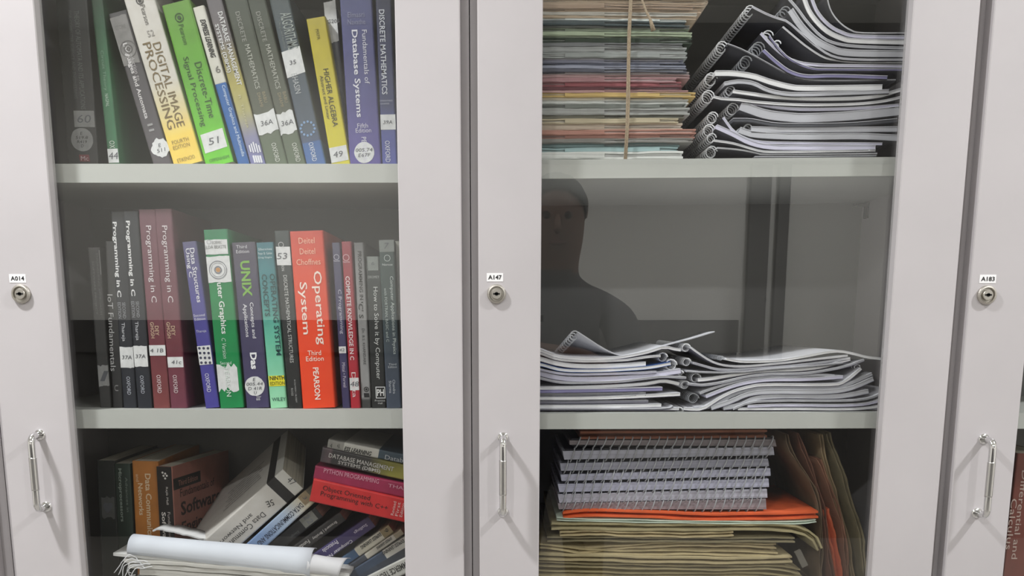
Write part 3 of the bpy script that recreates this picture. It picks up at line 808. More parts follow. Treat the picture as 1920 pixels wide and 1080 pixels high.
b.text('Data Communications', (276, 888), (285, 1040), 12, (222, 196, 160), bold=.02); b.text('and', (257, 889), (259, 903), 6, (222, 196, 160)); b.text('Networks', (262, 906), (267, 966), 10, (222, 196, 160), bold=.02)
b = row3('black-spined software engineering textbook with a russet front cover', (310, 1170), (339, 1170), (294, 874), [(874, (150, 98, 86)), (1170, (150, 96, 84))], yf=.11, depth=.185, twist=R(-9))
cs = MB().box(-.0004, b.w - .001, -.0004, .002, .0005, b.h - .0005, mat('black_print', (30, 26, 24), .45)).build('spine_panel', b.root)
b.text('Rajib Mall', (312, 913), (315, 946), 6, (216, 210, 204), y=-.0009); b.text('Fundamentals of', (317, 960), (321, 1030), 6, (200, 190, 184), y=-.0009); b.text('Software', (307, 960), (311, 1024), 9, (226, 220, 214), bold=.02, y=-.0009)
b.dots([(305, 886), (310, 888), (307, 892), (313, 892), (310, 897)], 2.2, mat('print_ink', (226, 222, 216), .5, noise=0), 'publisher_mark')
cv = MB(); ink = mat('print_ink', (40, 24, 22), .5, noise=0)
def cov(body, y0, y1, z, H, bold=0.0):
    cv.text(body, (b.w + .0005, (y0 + y1) / 2, b.h - z), (0, 1, 0), (0, 0, 1), y1 - y0, H, ink, bold)
cov('Fundamentals of', .02, .13, .041, .012); cov('Software', .02, .15, .064, .020, .02); cov('Engineering', .02, .165, .094, .022, .02)
cv.build('cover_lettering', b.root)
MB().box(b.w - .0003, b.w + .0006, .002, .085, b.h - .034, b.h - .018, mat('black_print', (30, 26, 24), .45)).build('edition_tab', b.root)
MB().text('Third Edition', (b.w + .0009, .045, b.h - .026), (0, 1, 0), (0, 0, 1), .06, .008, mat('print_ink', (170, 120, 106), .5, noise=0)).build('cover_lettering', b.root)

# books tipped over to the right
def tipped(label, a0, a1, b0, stops, yf, **k):
    """a0 head-left, b0 head-right corner of the spine; a1 any point further down the left edge"""
    a0, a1, b0 = Vector(a0), Vector(a1), Vector(b0)
    L = k.pop('len', 330.0)
    d = (a1 - a0).normalized()
    BL = a0 + d * L; BR = BL + (b0 - a0)
    return Book(label, BL, BR, a0, stops, yf, group=G3, frac=True, **k)
GS = (206, 202, 196)
b = tipped('large white networking textbook tipped over, with a black band on its spine', (530, 880), (440, 961), (573, 914), [(0, (208, 206, 200)), (.075, (208, 206, 200)), (.0751, (40, 38, 38)), (.155, (40, 38, 38)), (.1551, GS), (1, GS)], .075, depth=.19, twist=R(14), interp='CONSTANT', rough=.5, len=258)
b.text('47', (541, 897), (552, 907), 14, (90, 90, 90))
b.text('5E', (513, 941), (500, 946), 13, (50, 50, 50), snap=False)
b.text('Data Communications', (497, 964), (400, 1046), 12, (60, 58, 58)); b.text('and Networking', (473, 965), (396, 1030), 12, (60, 58, 58))
cv = MB(); ink = mat('print_ink', (84, 80, 78), .5, noise=0)
for k_ in range(7):
    cv.text('data and computer networks at a glance', (-.0006, .055 + .012 * k_, b.h * .58), (0, 0, -1), (0, -1, 0), .075 - .006 * (k_ % 3), .0062, ink, .03)
cv.build('cover_lettering', b.root)
b = tipped('pale blue data communications book tipped against the white textbook', (572, 919), (468, 1014), (586, 945), [(0, (120, 108, 84)), (.07, (206, 196, 170)), (.3, (170, 186, 206)), (.6, (124, 150, 190)), (1, (110, 140, 186))], .08, len=205)
b.label((572, 933), 24, 22, '3', m=mat('brown_label', (150, 132, 104), .6, noise=.2, scale=120), wh=10)
b.text('DATA COMMUNICATIONS AND', (567, 946), (484, 1020), 11, (36, 42, 60), bold=.01)
b = tipped('black tipped book with grey label 22 on its spine', (590, 951), (506, 1017), (607, 968), [(0, (30, 30, 31)), (1, (34, 34, 36))], .085, len=195)
b.label((578, 973), 24, 33, '22', m=mat('grey_label', (110, 110, 104), .6, noise=.1, scale=120), wh=15)
b.text('Design', (560, 996), (545, 1007), 6, (90, 90, 90))
b = tipped('charcoal tipped book between the black and the purple ones', (636, 960), (554, 1020), (647, 977), [(0, (44, 42, 42)), (1, (50, 48, 48))], .088, len=185)
b.text('Brassard | Bratley', (631, 978), (586, 1010), 7, (196, 192, 188)); b.text('Fundamentals', (580, 1014), (540, 1043), 8, (206, 202, 198))
b = tipped('purple tipped computer networking book', (690, 968), (596, 1033), (708, 985), [(0, (70, 58, 92)), (.4, (62, 52, 104)), (1, (58, 48, 104))], .085, len=175)
b.text('Stallings', (688, 983), (664, 999), 8, (206, 200, 214)); b.text('Computer Networks', (660, 1013), (590, 1061), 9, (222, 218, 228), bold=.01); b.text('Protocols', (633, 1015), (606, 1034), 9, (222, 218, 228), bold=.01)
EX = [(0, (150, 136, 104)), (.09, (150, 136, 104)), (.091, (208, 204, 188)), (.36, (208, 204, 188)), (.361, (60, 90, 124)), (1, (60, 90, 124))]
b = tipped('cream exam guide with brown label 6, topmost of the tipped guides', (728, 984), (647, 1041), (739, 998), EX, .085, interp='CONSTANT', len=215)
b.text('EXPRESS LEARNING', (715, 1001), (676, 1027), 8, (40, 40, 38), bold=.03, shear=.3); b.text('6', (727, 997), (722, 992), 8, (40, 40, 38))
b = tipped('thin cream exam guide under the one with the brown label', (751, 992), (668, 1050), (757, 1002), [(0, (160, 150, 128)), (.08, (196, 192, 180)), (.38, (196, 192, 180)), (.381, (52, 60, 74)), (1, (52, 60, 74))], .08, interp='CONSTANT', len=215)
b.text('EXPRESS LEARNING', (735, 1009), (706, 1028), 6, (40, 40, 38), bold=.03, shear=.3)
b = tipped('white and navy exam guide in the tipped row', (768, 1001), (665, 1066), (778, 1017), [(0, (206, 204, 196)), (.28, (206, 204, 196)), (.281, (44, 64, 90)), (1, (44, 64, 90))], .078, interp='CONSTANT', len=215)
b.text('EXPRESS LEARNING', (758, 1013), (717, 1038), 8, (40, 40, 38), bold=.03, shear=.3)
b = tipped('navy spined book lying under the white and navy exam guide', (772, 1018), (665, 1080), (783, 1037), [(0, (40, 46, 58)), (1, (44, 64, 90))], .078, len=215)
b = tipped('white commerce textbook with bold black capitals at the lower right of the tipped row', (776, 1037), (680, 1085), (788, 1062), [(0, (206, 206, 200)), (1, (196, 196, 192))], .074, len=215)
b.text('COMMERCE TECHNOLOGY', (774, 1052), (676, 1101), 13, (34, 34, 34), bold=.02)

# flat pile on top of the tipped books (heads to the left)
def flat(label, lt, lb, rt, rb, stops, yf, **k):
    lt, lb, rt, rb = [Vector(p) for p in (lt, lb, rt, rb)]
    k_ = 1.5                                     # the books go on behind the door frame
    return Book(label, lb + (rb - lb) * k_, lt + (rt - lt) * k_, lb, [(p / k_, c) for p, c in stops], yf, group=G3, frac=True, **k)
b = flat('white and slate exam guide on top of the flat pile', (616, 824), (613, 841), (759, 852), (759, 870), [(0, (150, 148, 142)), (.2, (150, 148, 142)), (.201, (206, 204, 196)), (.645, (206, 204, 196)), (.646, (70, 88, 102)), (1.5, (70, 88, 102))], .06, interp='CONSTANT')
b.text('ESS LEARNING', (645, 841), (697, 851), 9, (34, 34, 34), bold=.03, shear=.3); b.text('Database', (722, 857), (775, 867), 9, (200, 206, 210))
b.text('4', (619, 835), (623, 836), 9, (70, 70, 70)); b.text('4|2', (632, 836), (637, 838), 9, (70, 70, 70))
b = flat('grey to olive database textbook second in the flat pile', (610, 843), (600, 866), (759, 873), (759, 901), [(0, (74, 68, 72)), (.1, (100, 84, 88)), (.13, (56, 54, 56)), (.55, (62, 60, 58)), (.8, (140, 136, 60)), (1.5, (170, 160, 66))], .057)
b.text('DATABASE MANAGEMENT', (617, 852), (738, 881), 9, (196, 194, 190), bold=.012); b.text('SYSTEMS (DBMS)', (634, 867), (713, 885), 9, (196, 194, 190), bold=.012)
b = flat('crimson programming book third in the flat pile', (598, 866), (587, 899), (759, 904), (759, 934), [(0, (140, 36, 72)), (1.5, (158, 30, 76))], .054)
b.text('PYTHON PROGRAMMING', (608, 879), (710, 906), 9, (208, 150, 168)); b.text('THAREJA', (728, 909), (785, 924), 9, (208, 150, 168))
b = flat('scarlet object oriented programming textbook at the bottom of the flat pile', (590, 902), (580, 940), (759, 937), (759, 980), [(0, (190, 44, 44)), (1.5, (204, 40, 44))], .05)
b.text('Object Oriented', (605, 917), (694, 934), 13, (62, 18, 22)); b.text('Programming with C++', (601, 927), (727, 953), 13, (62, 18, 22))
for k_, s_ in enumerate(('Revised', 'First', 'Edition')): b.text(s_, (736 + 8 * k_, 966 + k_ * 1.5), (740 + 8 * k_, 940 + k_ * 1.5), 6, (226, 190, 186))

# book seen through the right-hand cabinet's glass
b = Book('russet calculus textbook behind the glass at the right picture edge', (1868, 1180), (1934, 1180), (1908, 850), [(850, (120, 66, 56)), (1180, (110, 58, 50))], .07, zrest=ZC + .001, group=None)
b.text('Differential and', (1918, 882), (1905, 1048), 12, (190, 170, 160)); b.text('Calculus', (1902, 935), (1890, 1030), 12, (190, 170, 160))

# ------------------------------------------------------------------ curved slabs: notebooks, files, folders
def slab(mb, path, th, y0, y1, m, n=26, back=None, lift=0.0, ny=1, wav=0.0):
    """sheet stack: path = [(x, z)] of its middle line at the front, th = thickness, running back from y0 to y1"""
    k = mb.mi(m); b = len(mb.v)
    fr = spline(path, n)
    bk = spline(back, n) if back else fr
    rows = []
    ph = random.uniform(0, 6)
    for r in range(ny + 1):
        t = r / ny; y = y0 + (y1 - y0) * t
        row = [f.lerp(g, t) for f, g in zip(fr, bk)]
        rows.append((y, row))
    cnt = n
    for y, row in rows:
        for i, p in enumerate(row):
            tg = row[min(i + 1, n - 1)] - row[max(i - 1, 0)]
            nm = Vector((-tg.y, tg.x)).normalized()
            w_ = math.sin(i * .9 + ph) * wav + math.sin(i * 2.3 + ph * 2) * wav * .5
            yy = y + (wav * 1.2 * math.sin(i * 1.7 + ph) if y == y0 else 0)
            for s_ in (1, -1):
                q = p + nm * (s_ * th / 2 + w_)
                mb.v.append((q.x, yy, q.y + lift))
    def id_(r, i, s_): return b + (r * n + i) * 2 + (0 if s_ > 0 else 1)
    L = [0.0]
    for i in range(1, n): L.append(L[-1] + (fr[i] - fr[i - 1]).length)
    R_ = ny
    for i in range(n - 1):
        mb.face((id_(0, i, -1), id_(0, i + 1, -1), id_(0, i + 1, 1), id_(0, i, 1)), k, [(L[i], 0), (L[i + 1], 0), (L[i + 1], 1), (L[i], 1)])
        mb.face((id_(R_, i, 1), id_(R_, i + 1, 1), id_(R_, i + 1, -1), id_(R_, i, -1)), k, [(L[i], 1), (L[i + 1], 1), (L[i + 1], 0), (L[i], 0)])
        for r in range(ny):
            mb.face((id_(r, i, 1), id_(r, i + 1, 1), id_(r + 1, i + 1, 1), id_(r + 1, i, 1)), k, [(L[i], 1)] * 4, True)
            mb.face((id_(r, i, -1), id_(r + 1, i, -1), id_(r + 1, i + 1, -1), id_(r, i + 1, -1)), k, [(L[i], 0)] * 4, True)
    for r in range(ny):
        mb.face((id_(r, 0, 1), id_(r + 1, 0, 1), id_(r + 1, 0, -1), id_(r, 0, -1)), k, [(0, 1), (.2, 1), (.2, 0), (0, 0)])
        e = n - 1
        mb.face((id_(r, e, -1), id_(r + 1, e, -1), id_(r + 1, e, 1), id_(r, e, 1)), k, [(0, 0), (.2, 0), (.2, 1), (0, 1)])
    return mb
def wpath(pts, yf, conv): 
    out = []
    for p in pts:
        q = P(*conv(p), yf); out.append((q.x, q.z))
    return out
def shift(path, d):
    """path moved along its normal by d"""
    out = []
    for i, p in enumerate(path):
        a = Vector(path[max(i - 1, 0)]); c = Vector(path[min(i + 1, len(path) - 1)])
        t = (c - a).normalized(); nrm = Vector((-t.y, t.x))
        out.append(tuple(Vector(p) + nrm * d))
    return out
def coil(mb, c, r, y0, y1, m, pitch=.0105, wire=.0009, skew=(0, 0)):
    n = max(3, int((y1 - y0) / pitch)); pts = []
    for k in range(n * 11 + 1):
        a = 2 * math.pi * k / 11; t = k / (n * 11)
        pts.append((c[0] + skew[0] * t + r * math.cos(a), y0 + (y1 - y0) * t, c[1] + skew[1] * t + r * math.sin(a)))
    return mb.tube(pts, wire, m, n=4)

SPIRALS = {}
def notebook(label, pts, th, conv, sc, group, yf=.05, depth=.25, col=(206, 206, 216), coil_at=None, wire=None, dark=.86, pitch=.0105, bcol=None, back=None, cover=None, zmin=None, name='spiral_notebook'):
    path = wpath(pts, yf, conv)
    th = th / sc * PX
    if zmin is not None: path = [(x, max(z, zmin + th / 2 + .0004)) for x, z in path]
    bpath = [(lambda q: (q.x, q.z))(P(*conv(p), yf + depth)) for p in back] if back else None
    base = Vector((sum(p[0] for p in path) / len(path), yf, min(p[1] for p in path) - th / 2))
    root = tag(empty(name, base), label, 'notebook', group)
    off = Matrix.Translation(-base)
    cv = .00055
    slab(MB_ := MB(), path, max(.0008, th - 2 * cv), yf + .0008, yf + depth - .001, page_mat('notebook_pages', col, dark, max(6, th * 3200)), back=bpath, wav=.00012)
    MB_.build('page_block', root, off)
    for s_ in (1, -1):
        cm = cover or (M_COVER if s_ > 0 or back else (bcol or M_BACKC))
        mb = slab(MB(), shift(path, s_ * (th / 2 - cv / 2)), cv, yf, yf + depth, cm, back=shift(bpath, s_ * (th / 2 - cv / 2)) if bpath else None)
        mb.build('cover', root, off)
    if coil_at:
        (cu, cvv), rr = coil_at
        q = P(*conv((cu, cvv)), yf); r = rr / sc * PX
        skew = (0, 0)
        if bpath:
            e = 0 if abs(path[0][0] - q.x) < abs(path[-1][0] - q.x) else -1
            skew = (bpath[e][0] - path[e][0], bpath[e][1] - path[e][1])
        coil(MB_ := MB(), (q.x, q.z), r, yf + .004, yf + depth - .012, wire or M_WIRE, skew=skew, pitch=pitch)
        MB_.build('wire_coil', root, off)
    return root
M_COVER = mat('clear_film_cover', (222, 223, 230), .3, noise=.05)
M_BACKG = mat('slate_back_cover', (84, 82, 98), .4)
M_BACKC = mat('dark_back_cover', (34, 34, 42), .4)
M_BLUE = mat('blue_card_cover', (46, 84, 150), .4)
M_BLACKC = mat('black_cover_gap_shade', (30, 30, 36), .4)

# ---- fanned stack of spiral notebooks, upper right shelf
cvN = lambda p: (1280 + p[0] / 3.177, p[1] / 3.177)
GN = 'spiral notebooks in the sagging stack on the upper right shelf'
NB = [
 ([(855, -30), (880, 60), (930, 130), (1000, 180), (1080, 197), (1400, 198)], 9, None, 'thin upcurled'),
 ([(760, -30), (800, 70), (870, 150), (950, 195), (1050, 217), (1400, 224)], 20, None, 'steeply curled lavender'),
 ([(715, -30), (760, 80), (850, 180), (950, 230), (1050, 245), (1400, 254)], 26, None, 'steeply curled white'),
 ([(610, -30), (680, 50), (740, 130), (820, 214), (900, 256), (1050, 278), (1400, 290)], 16, None, 'steeply curled grey'),
 ([(640, 60), (700, 150), (780, 232), (880, 288), (1000, 316), (1400, 322)], 36, ((620, 58), 26), 'curled beige grey'),
 ([(415, 42), (500, 85), (560, 108), (620, 128), (700, 195), (800, 280), (900, 338), (1050, 356), (1400, 356)], 13, ((408, 52), 26), 'long curled pale'),
 ([(595, 160), (660, 215), (740, 280), (840, 342), (930, 362), (1050, 372), (1400, 374)], 12, None, 'short curled white'),
 ([(465, 198), (520, 260), (600, 330), (680, 370), (800, 388), (1000, 392), (1400, 396)], 18, ((515, 205), 29), 'curled lilac'),
 ([(515, 215), (560, 276), (640, 354), (760, 406), (900, 414), (1400, 416)], 13, ((570, 255), 20), 'thin curled violet'),
 ([(480, 300), (560, 372), (640, 428), (740, 455), (900, 452), (1220, 462)], 20, ((458, 280), 34), 'violet grey bent'),
 ([(265, 262), (340, 290), (420, 330), (520, 385), (620, 440), (720, 474), (900, 482), (1270, 478)], 10, ((240, 270), 29), 'thin dark grey long'),
 ([(195, 437), (300, 438), (420, 455), (520, 488), (640, 518), (760, 526), (1190, 520)], 26, ((176, 462), 33), 'bright white'),
 ([(250, 500), (330, 487), (420, 497), (500, 535), (600, 558), (760, 562), (1230, 545)], 20, ((385, 358), 30), 'mid grey'),
 ([(300, 545), (420, 562), (560, 580), (760, 590), (1000, 588), (1150, 576), (1220, 560), (1300, 535), (1400, 510)], 18, ((290, 530), 23), 'bluish white'),
 ([(185, 578), (240, 590), (330, 595), (450, 610), (700, 625), (1000, 622), (1180, 606), (1300, 580), (1400, 550)], 14, ((158, 568), 33), 'ice white thin'),
 ([(320, 600), (450, 622), (600, 645), (760, 652), (1000, 648), (1290, 628)], 16, None, 'coil-less lilac'),
 ([(345, 630), (400, 650), (500, 682), (650, 700), (760, 702), (1000, 690), (1290, 660)], 42, ((305, 640), 30), 'thick grey'),
 ([(300, 715), (400, 716), (480, 730), (560, 742), (700, 745), (1000, 740), (1280, 716)], 18, None, 'dark slate'),
 ([(410, 770), (520, 772), (700, 774), (1000, 772), (1280, 770)], 26, ((395, 755), 20), 'pale grey'),
 ([(340, 775), (420, 800), (600, 812), (800, 814), (1050, 812), (1280, 822)], 30, ((350, 780), 18), 'warm grey'),
 ([(240, 700), (300, 780), (380, 828), (480, 848), (700, 854), (1190, 858)], 14, ((185, 692), 29), 'thin lilac bent-up'),
 ([(200, 755), (300, 800), (400, 850), (520, 876), (700, 880), (1150, 880)], 24, ((165, 768), 31), 'lavender'),
 ([(185, 838), (300, 855), (420, 890), (500, 905), (700, 905), (1150, 896)], 12, ((180, 815), 24), 'thin white'),
 ([(205, 882), (330, 892), (420, 908), (480, 920), (700, 920), (1160, 915)], 9, ((178, 898), 31), 'very thin white'),
 ([(430, 936), (700, 936), (1155, 930)], 9, None, 'flat dark grey')]
CN = {'lavender': (224, 222, 242), 'lilac': (226, 224, 244), 'violet': (150, 146, 188), 'grey': (204, 205, 212), 'white': (250, 250, 252), 'slate': (120, 124, 134), 'beige': (168, 162, 156), 'warm': (168, 164, 152), 'pale': (224, 224, 232)}
def colour_of(d):
    c = CN['white']
    for k in CN:
        if k in d: c = CN[k]; break
    if 'dark' in d: c = tuple(int(x * .7) for x in c)
    return c
for i, (pts, th, co, d) in enumerate(NB):
    th *= 1.28 if i >= 11 else 1.12
    notebook(d + ' spiral notebook, ' + ordinal(i, len(NB)) + ' in the sagging upper stack', pts, th, cvN, 3.177, GN, yf=.052 + .004 * random.random(), col=colour_of(d), coil_at=co,
             wire=M_WIRE if i not in (4, 9, 12) else M_WIREG, depth=.235, zmin=ZA_R + .0005)

# ---- notebooks on the middle right shelf: left pile
cvA = lambda p: (1000 + p[0] / 4.5, 580 + p[1] / 4.5)
GA = 'notebooks in the left pile on the middle right shelf'
LA = [
 ([(-150, 300), (50, 345), (200, 398), (400, 418), (700, 410), (950, 366), (1100, 322), (1180, 335), (1245, 345)], 22, None, 'white dog-eared'),
 ([(-150, 330), (50, 372), (200, 422), (400, 440), (750, 432), (950, 405), (1075, 395)], 18, ((1100, 405), 38), 'white looped'),
 ([(-150, 372), (60, 420), (200, 458), (400, 482), (700, 478), (950, 462)], 34, None, 'bright white'),
 ([(-150, 420), (80, 470), (250, 512), (500, 518), (800, 505), (1000, 487), (1160, 457)], 26, ((1172, 470), 46), 'blue-covered'),
 ([(-150, 450), (100, 520), (300, 550), (600, 548), (900, 538), (1040, 530)], 18, None, 'lilac'),
 ([(-150, 480), (100, 555), (300, 588), (600, 588), (850, 574), (1000, 556), (1245, 522)], 36, ((1252, 540), 22), 'thick lavender'),
 ([(-150, 520), (100, 594), (300, 622), (700, 612), (950, 586), (1100, 570), (1290, 580)], 18, None, 'grey long'),
 ([(-150, 668), (300, 662), (700, 648), (950, 630), (1100, 607), (1230, 632)], 26, ((1290, 636), 26), 'white wavy'),
 ([(-150, 693), (300, 690), (800, 680), (1090, 672)], 28, None, 'violet grey'),
 ([(-150, 722), (400, 720), (950, 714)], 22, None, 'dark grey short'),
 ([(-150, 752), (400, 752), (800, 740), (1240, 718)], 26, None, 'white straight'),
 ([(-150, 786), (500, 785), (970, 780)], 24, None, 'dark lavender'),
 ([(-150, 822), (500, 820), (1080, 812)], 26, None, 'white flat'),
 ([(-150, 848), (700, 845), (1100, 842), (1180, 820)], 14, None, 'thin dark grey'),
 ([(-150, 874), (400, 872), (800, 866), (1000, 864), (1230, 866)], 20, ((1238, 862), 34), 'white end-looped')]
# upper flipped notebook: the bound edge stands up at the front left
notebook('white spiral notebook lying open on top, its bound edge turned up', [(375, 190), (460, 245), (560, 310), (680, 372), (800, 396), (900, 375), (1000, 342), (1130, 300), (1340, 245), (1530, 188)], 9, cvA, 4.5, GA,
         yf=.06, depth=.2, col=(224, 222, 228), coil_at=((352, 212), 34), pitch=.0165, back=[(200, 372), (300, 385), (430, 392), (570, 392), (700, 385), (820, 366), (930, 335), (1060, 300), (1260, 245), (1420, 196)], name='spiral_notebook')
for i, (pts, th, co, d) in enumerate(LA):
    th *= 1.25
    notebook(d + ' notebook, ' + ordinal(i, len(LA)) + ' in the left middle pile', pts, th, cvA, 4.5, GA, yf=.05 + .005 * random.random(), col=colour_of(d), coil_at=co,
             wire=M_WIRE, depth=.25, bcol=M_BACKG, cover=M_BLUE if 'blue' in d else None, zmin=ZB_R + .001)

# ---- right pile
cvB = lambda p: (1260 + p[0] / 4.3636, 580 + p[1] / 4.3636)
GB = 'notebooks in the right pile on the middle right shelf'
RB = [
 ([(445, 408), (560, 428), (750, 428), (900, 418), (1100, 385), (1280, 352), (1380, 346), (1480, 364), (1600, 394), (1720, 408), (1850, 420)], 20, ((415, 402), 16), 'white arched'),
 ([(155, 315), (230, 370), (330, 430), (450, 464), (600, 468), (800, 452), (1100, 420), (1440, 380)], 16, ((125, 315), 32), 'long white'),
 ([(175, 440), (280, 470), (380, 494), (520, 496), (700, 484), (900, 470), (1200, 440), (1460, 402)], 18, ((130, 432), 32), 'grey and white'),
 ([(120, 510), (250, 517), (400, 520), (600, 512), (800, 492), (1100, 470), (1400, 440)], 14, None, 'thin grey'),
 ([(215, 580), (300, 572), (450, 548), (650, 516), (850, 500), (1050, 494), (1250, 466), (1460, 408)], 26, ((205, 562), 38), 'icy white'),
 ([(130, 612), (250, 622), (400, 602), (600, 556), (800, 532), (1100, 524), (1400, 474), (1575, 415)], 18, ((115, 620), 34), 'pale grey'),
 ([(230, 690), (350, 645), (550, 588), (750, 556), (1000, 550), (1200, 540), (1330, 545)], 20, ((185, 730), 42), 'looped grey'),
 ([(280, 715), (450, 648), (600, 604), (800, 578), (1100, 574), (1400, 555)], 26, None, 'lavender'),
 ([(100, 850), (250, 815), (380, 735), (500, 676), (650, 632), (800, 618), (1300, 618), (1420, 590), (1550, 485)], 22, ((1530, 470), 18), 'bright white S-curved'),
 ([(180, 850), (330, 795), (480, 714), (620, 662), (800, 645), (1300, 643), (1450, 612), (1640, 530)], 26, None, 'grey S-curved'),
 ([(320, 842), (480, 756), (620, 698), (800, 676), (1250, 676), (1450, 650), (1650, 570)], 34, None, 'thick warm grey'),
 ([(420, 850), (560, 786), (680, 732), (900, 712), (1350, 714), (1610, 672)], 34, None, 'broad warm grey'),
 ([(500, 848), (650, 764), (900, 750), (1400, 750), (1600, 733), (1690, 702), (1800, 660)], 18, None, 'pale grey upcurved'),
 ([(620, 795), (900, 786), (1400, 788), (1620, 770), (1800, 710)], 22, None, 'lilac grey'),
 ([(540, 830), (700, 818), (1000, 816), (1500, 818), (1800, 780)], 20, None, 'white low'),
 ([(480, 846), (1000, 843), (1500, 840), (1800, 820)], 14, None, 'grey flat')]
for i, (pts, th, co, d) in enumerate(RB):
    th *= 1.22
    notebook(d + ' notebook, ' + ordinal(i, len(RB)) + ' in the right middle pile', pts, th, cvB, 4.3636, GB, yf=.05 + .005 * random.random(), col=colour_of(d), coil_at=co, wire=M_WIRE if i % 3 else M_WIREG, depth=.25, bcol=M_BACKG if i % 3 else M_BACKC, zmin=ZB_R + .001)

# ---- tied bundle of answer files, upper right shelf
cvF = lambda p: (1000 + p[0] / 3.376, p[1] / 3.376)
TAN, CRM, GRY, LGR, WHT = (150, 128, 104), (196, 174, 146), (120, 122, 120), (168, 172, 168), (206, 208, 204)
FILES = [(-60, -36, 1090, TAN, 'tan'), (-36, -16, 1100, CRM, 'cream'), (-16, 2, 1108, TAN, 'tan'), (2, 14, 1105, CRM, 'cream'), (14, 30, 1080, (176, 150, 124), 'buff'), (30, 50, 1012, (168, 140, 114), 'buff'), (50, 74, 1062, (188, 160, 130), 'cream'),
 (75, 94, 1036, (176, 172, 160), 'pale grey'), (95, 112, 1030, (180, 156, 126), 'buff'), (114, 128, 968, (206, 214, 210), 'thin white'), (129, 156, 964, (74, 88, 92), 'dark slate'), (157, 176, 990, (112, 116, 110), 'grey'),
 (177, 200, 985, (120, 132, 110), 'grey green'), (201, 222, 1005, (168, 184, 150), 'pale green'), (223, 238, 938, (150, 160, 140), 'sage'), (239, 268, 1004, (52, 66, 52), 'dark green'), (270, 292, 944, (118, 120, 122), 'mid grey'),
 (294, 330, 970, (150, 154, 152), 'thick pale grey'), (331, 360, 974, (146, 152, 150), 'dented pale grey'), (361, 378, 930, (150, 148, 156), 'thin grey'), (379, 397, 950, (128, 130, 152), 'lavender'), (398, 413, 960, (78, 82, 100), 'slate blue'),
 (414, 432, 966, (150, 154, 176), 'pale lavender'), (433, 452, 972, (92, 94, 108), 'slate'), (453, 470, 986, (164, 152, 152), 'pinkish grey'), (471, 490, 990, (170, 132, 132), 'pink'), (491, 515, 905, (172, 120, 124), 'dusty pink'),
 (516, 545, 936, (158, 78, 84), 'rose red'), (546, 568, 940, (108, 56, 62), 'dark red'), (569, 582, 980, (188, 140, 136), 'thin pink'), (583, 612, 1026, (206, 170, 92), 'yellow'), (613, 630, 948, (206, 196, 176), 'ivory'),
 (631, 656, 982, (204, 208, 202), 'white'), (657, 682, 964, (112, 118, 110), 'grey green'), (683, 722, 990, (158, 160, 156), 'thick grey'), (723, 750, 958, (106, 104, 90), 'olive grey'), (751, 780, 918, (186, 172, 138), 'cream'),
 (781, 822, 944, (208, 192, 170), 'thick ivory'), (823, 850, 1030, (188, 126, 108), 'salmon'), (851, 876, 1022, (176, 120, 104), 'salmon'), (877, 902, 1010, (130, 128, 122), 'grey'), (903, 934, 926, (112, 142, 144), 'teal'),
 (935, 962, 915, (150, 184, 186), 'pale teal'), (963, 1006, 948, (212, 214, 210), 'white')]
GF = 'answer files in the string-tied bundle'
nF = len(FILES)
for i, (ya, yb, xr, col, cn) in enumerate(FILES):
    g_ = sum(col) / 3; col = tuple(min(240, int((x * .74 + g_ * .26) * 1.12)) for x in col)
    tilt = 14 * (1 - ya / 500.0)
    ym = (ya + yb) / 2 + (3 if ya < 700 else 0)
    yf = .05 + random.uniform(0, .006)
    pts = [(-25, ym - tilt * .4), (200, ym - tilt * .1 + random.uniform(-3, 3)), (450, ym + random.uniform(-2, 2)), (600, ym + tilt * .1), (800, ym + tilt * .3 + random.uniform(-2, 2)), (xr, ym + tilt * .5 + random.uniform(-3, 3))]
    path = wpath(pts, yf, cvF); th = (yb - ya + 1) / 3.376 * PX
    path = [(x, max(z, ZA_R + th / 2)) for x, z in path]
    base = Vector((path[2][0], yf, path[2][1] - th / 2))
    o = tag(empty('answer_file', base), cn + ' paper file, ' + ('counted ' if 24 <= i < nF - 12 else '') + (ordinal(i, nF) if i < 24 or i >= nF - 12 else BORD[min(nF - 1 - i, 11)]) + ' in the string-tied bundle', 'file', GF)
    if 24 <= i < nF - 12: o['label'] = cn + ' paper file lying just under the ' + FILES[i - 1][4] + ' one in the tied bundle'
    off = Matrix.Translation(-base)
    nl = 3 if th > .006 else 2
    mb = MB(); pm_ = page_mat('file_pages', tuple(min(235, int(x * .55 + 95)) for x in col), .6, 9)
    for q in range(nl):
        dz = (q - (nl - 1) / 2) * th * .8 / nl
        slab(mb, [(x - (0 if j < 5 else random.uniform(.001, .006)), z + dz) for j, (x, z) in enumerate(path)], th * .72 / nl, yf + random.uniform(.0005, .003), yf + .215, pm_, n=18, wav=.00025)
    mb.build('pages', o, off)
    cm = page_mat('file_cover', col, .7, 3)
    mb = slab(MB(), shift(path, th * .36), th * .26, yf, yf + .22, cm, n=18, wav=.0003); slab(mb, shift(path, -th * .36), th * .26, yf, yf + .22, cm, n=18, wav=.0003)
    # folded front edge joins both flaps over part of the width
    fold = [p for p in path[1:5]] if i % 3 == 0 else path[0:3]
    slab(mb, fold, th * .8, yf - .0004, yf + .0012, cm, n=14, wav=.0002)
    mb.build('cover', o, off)
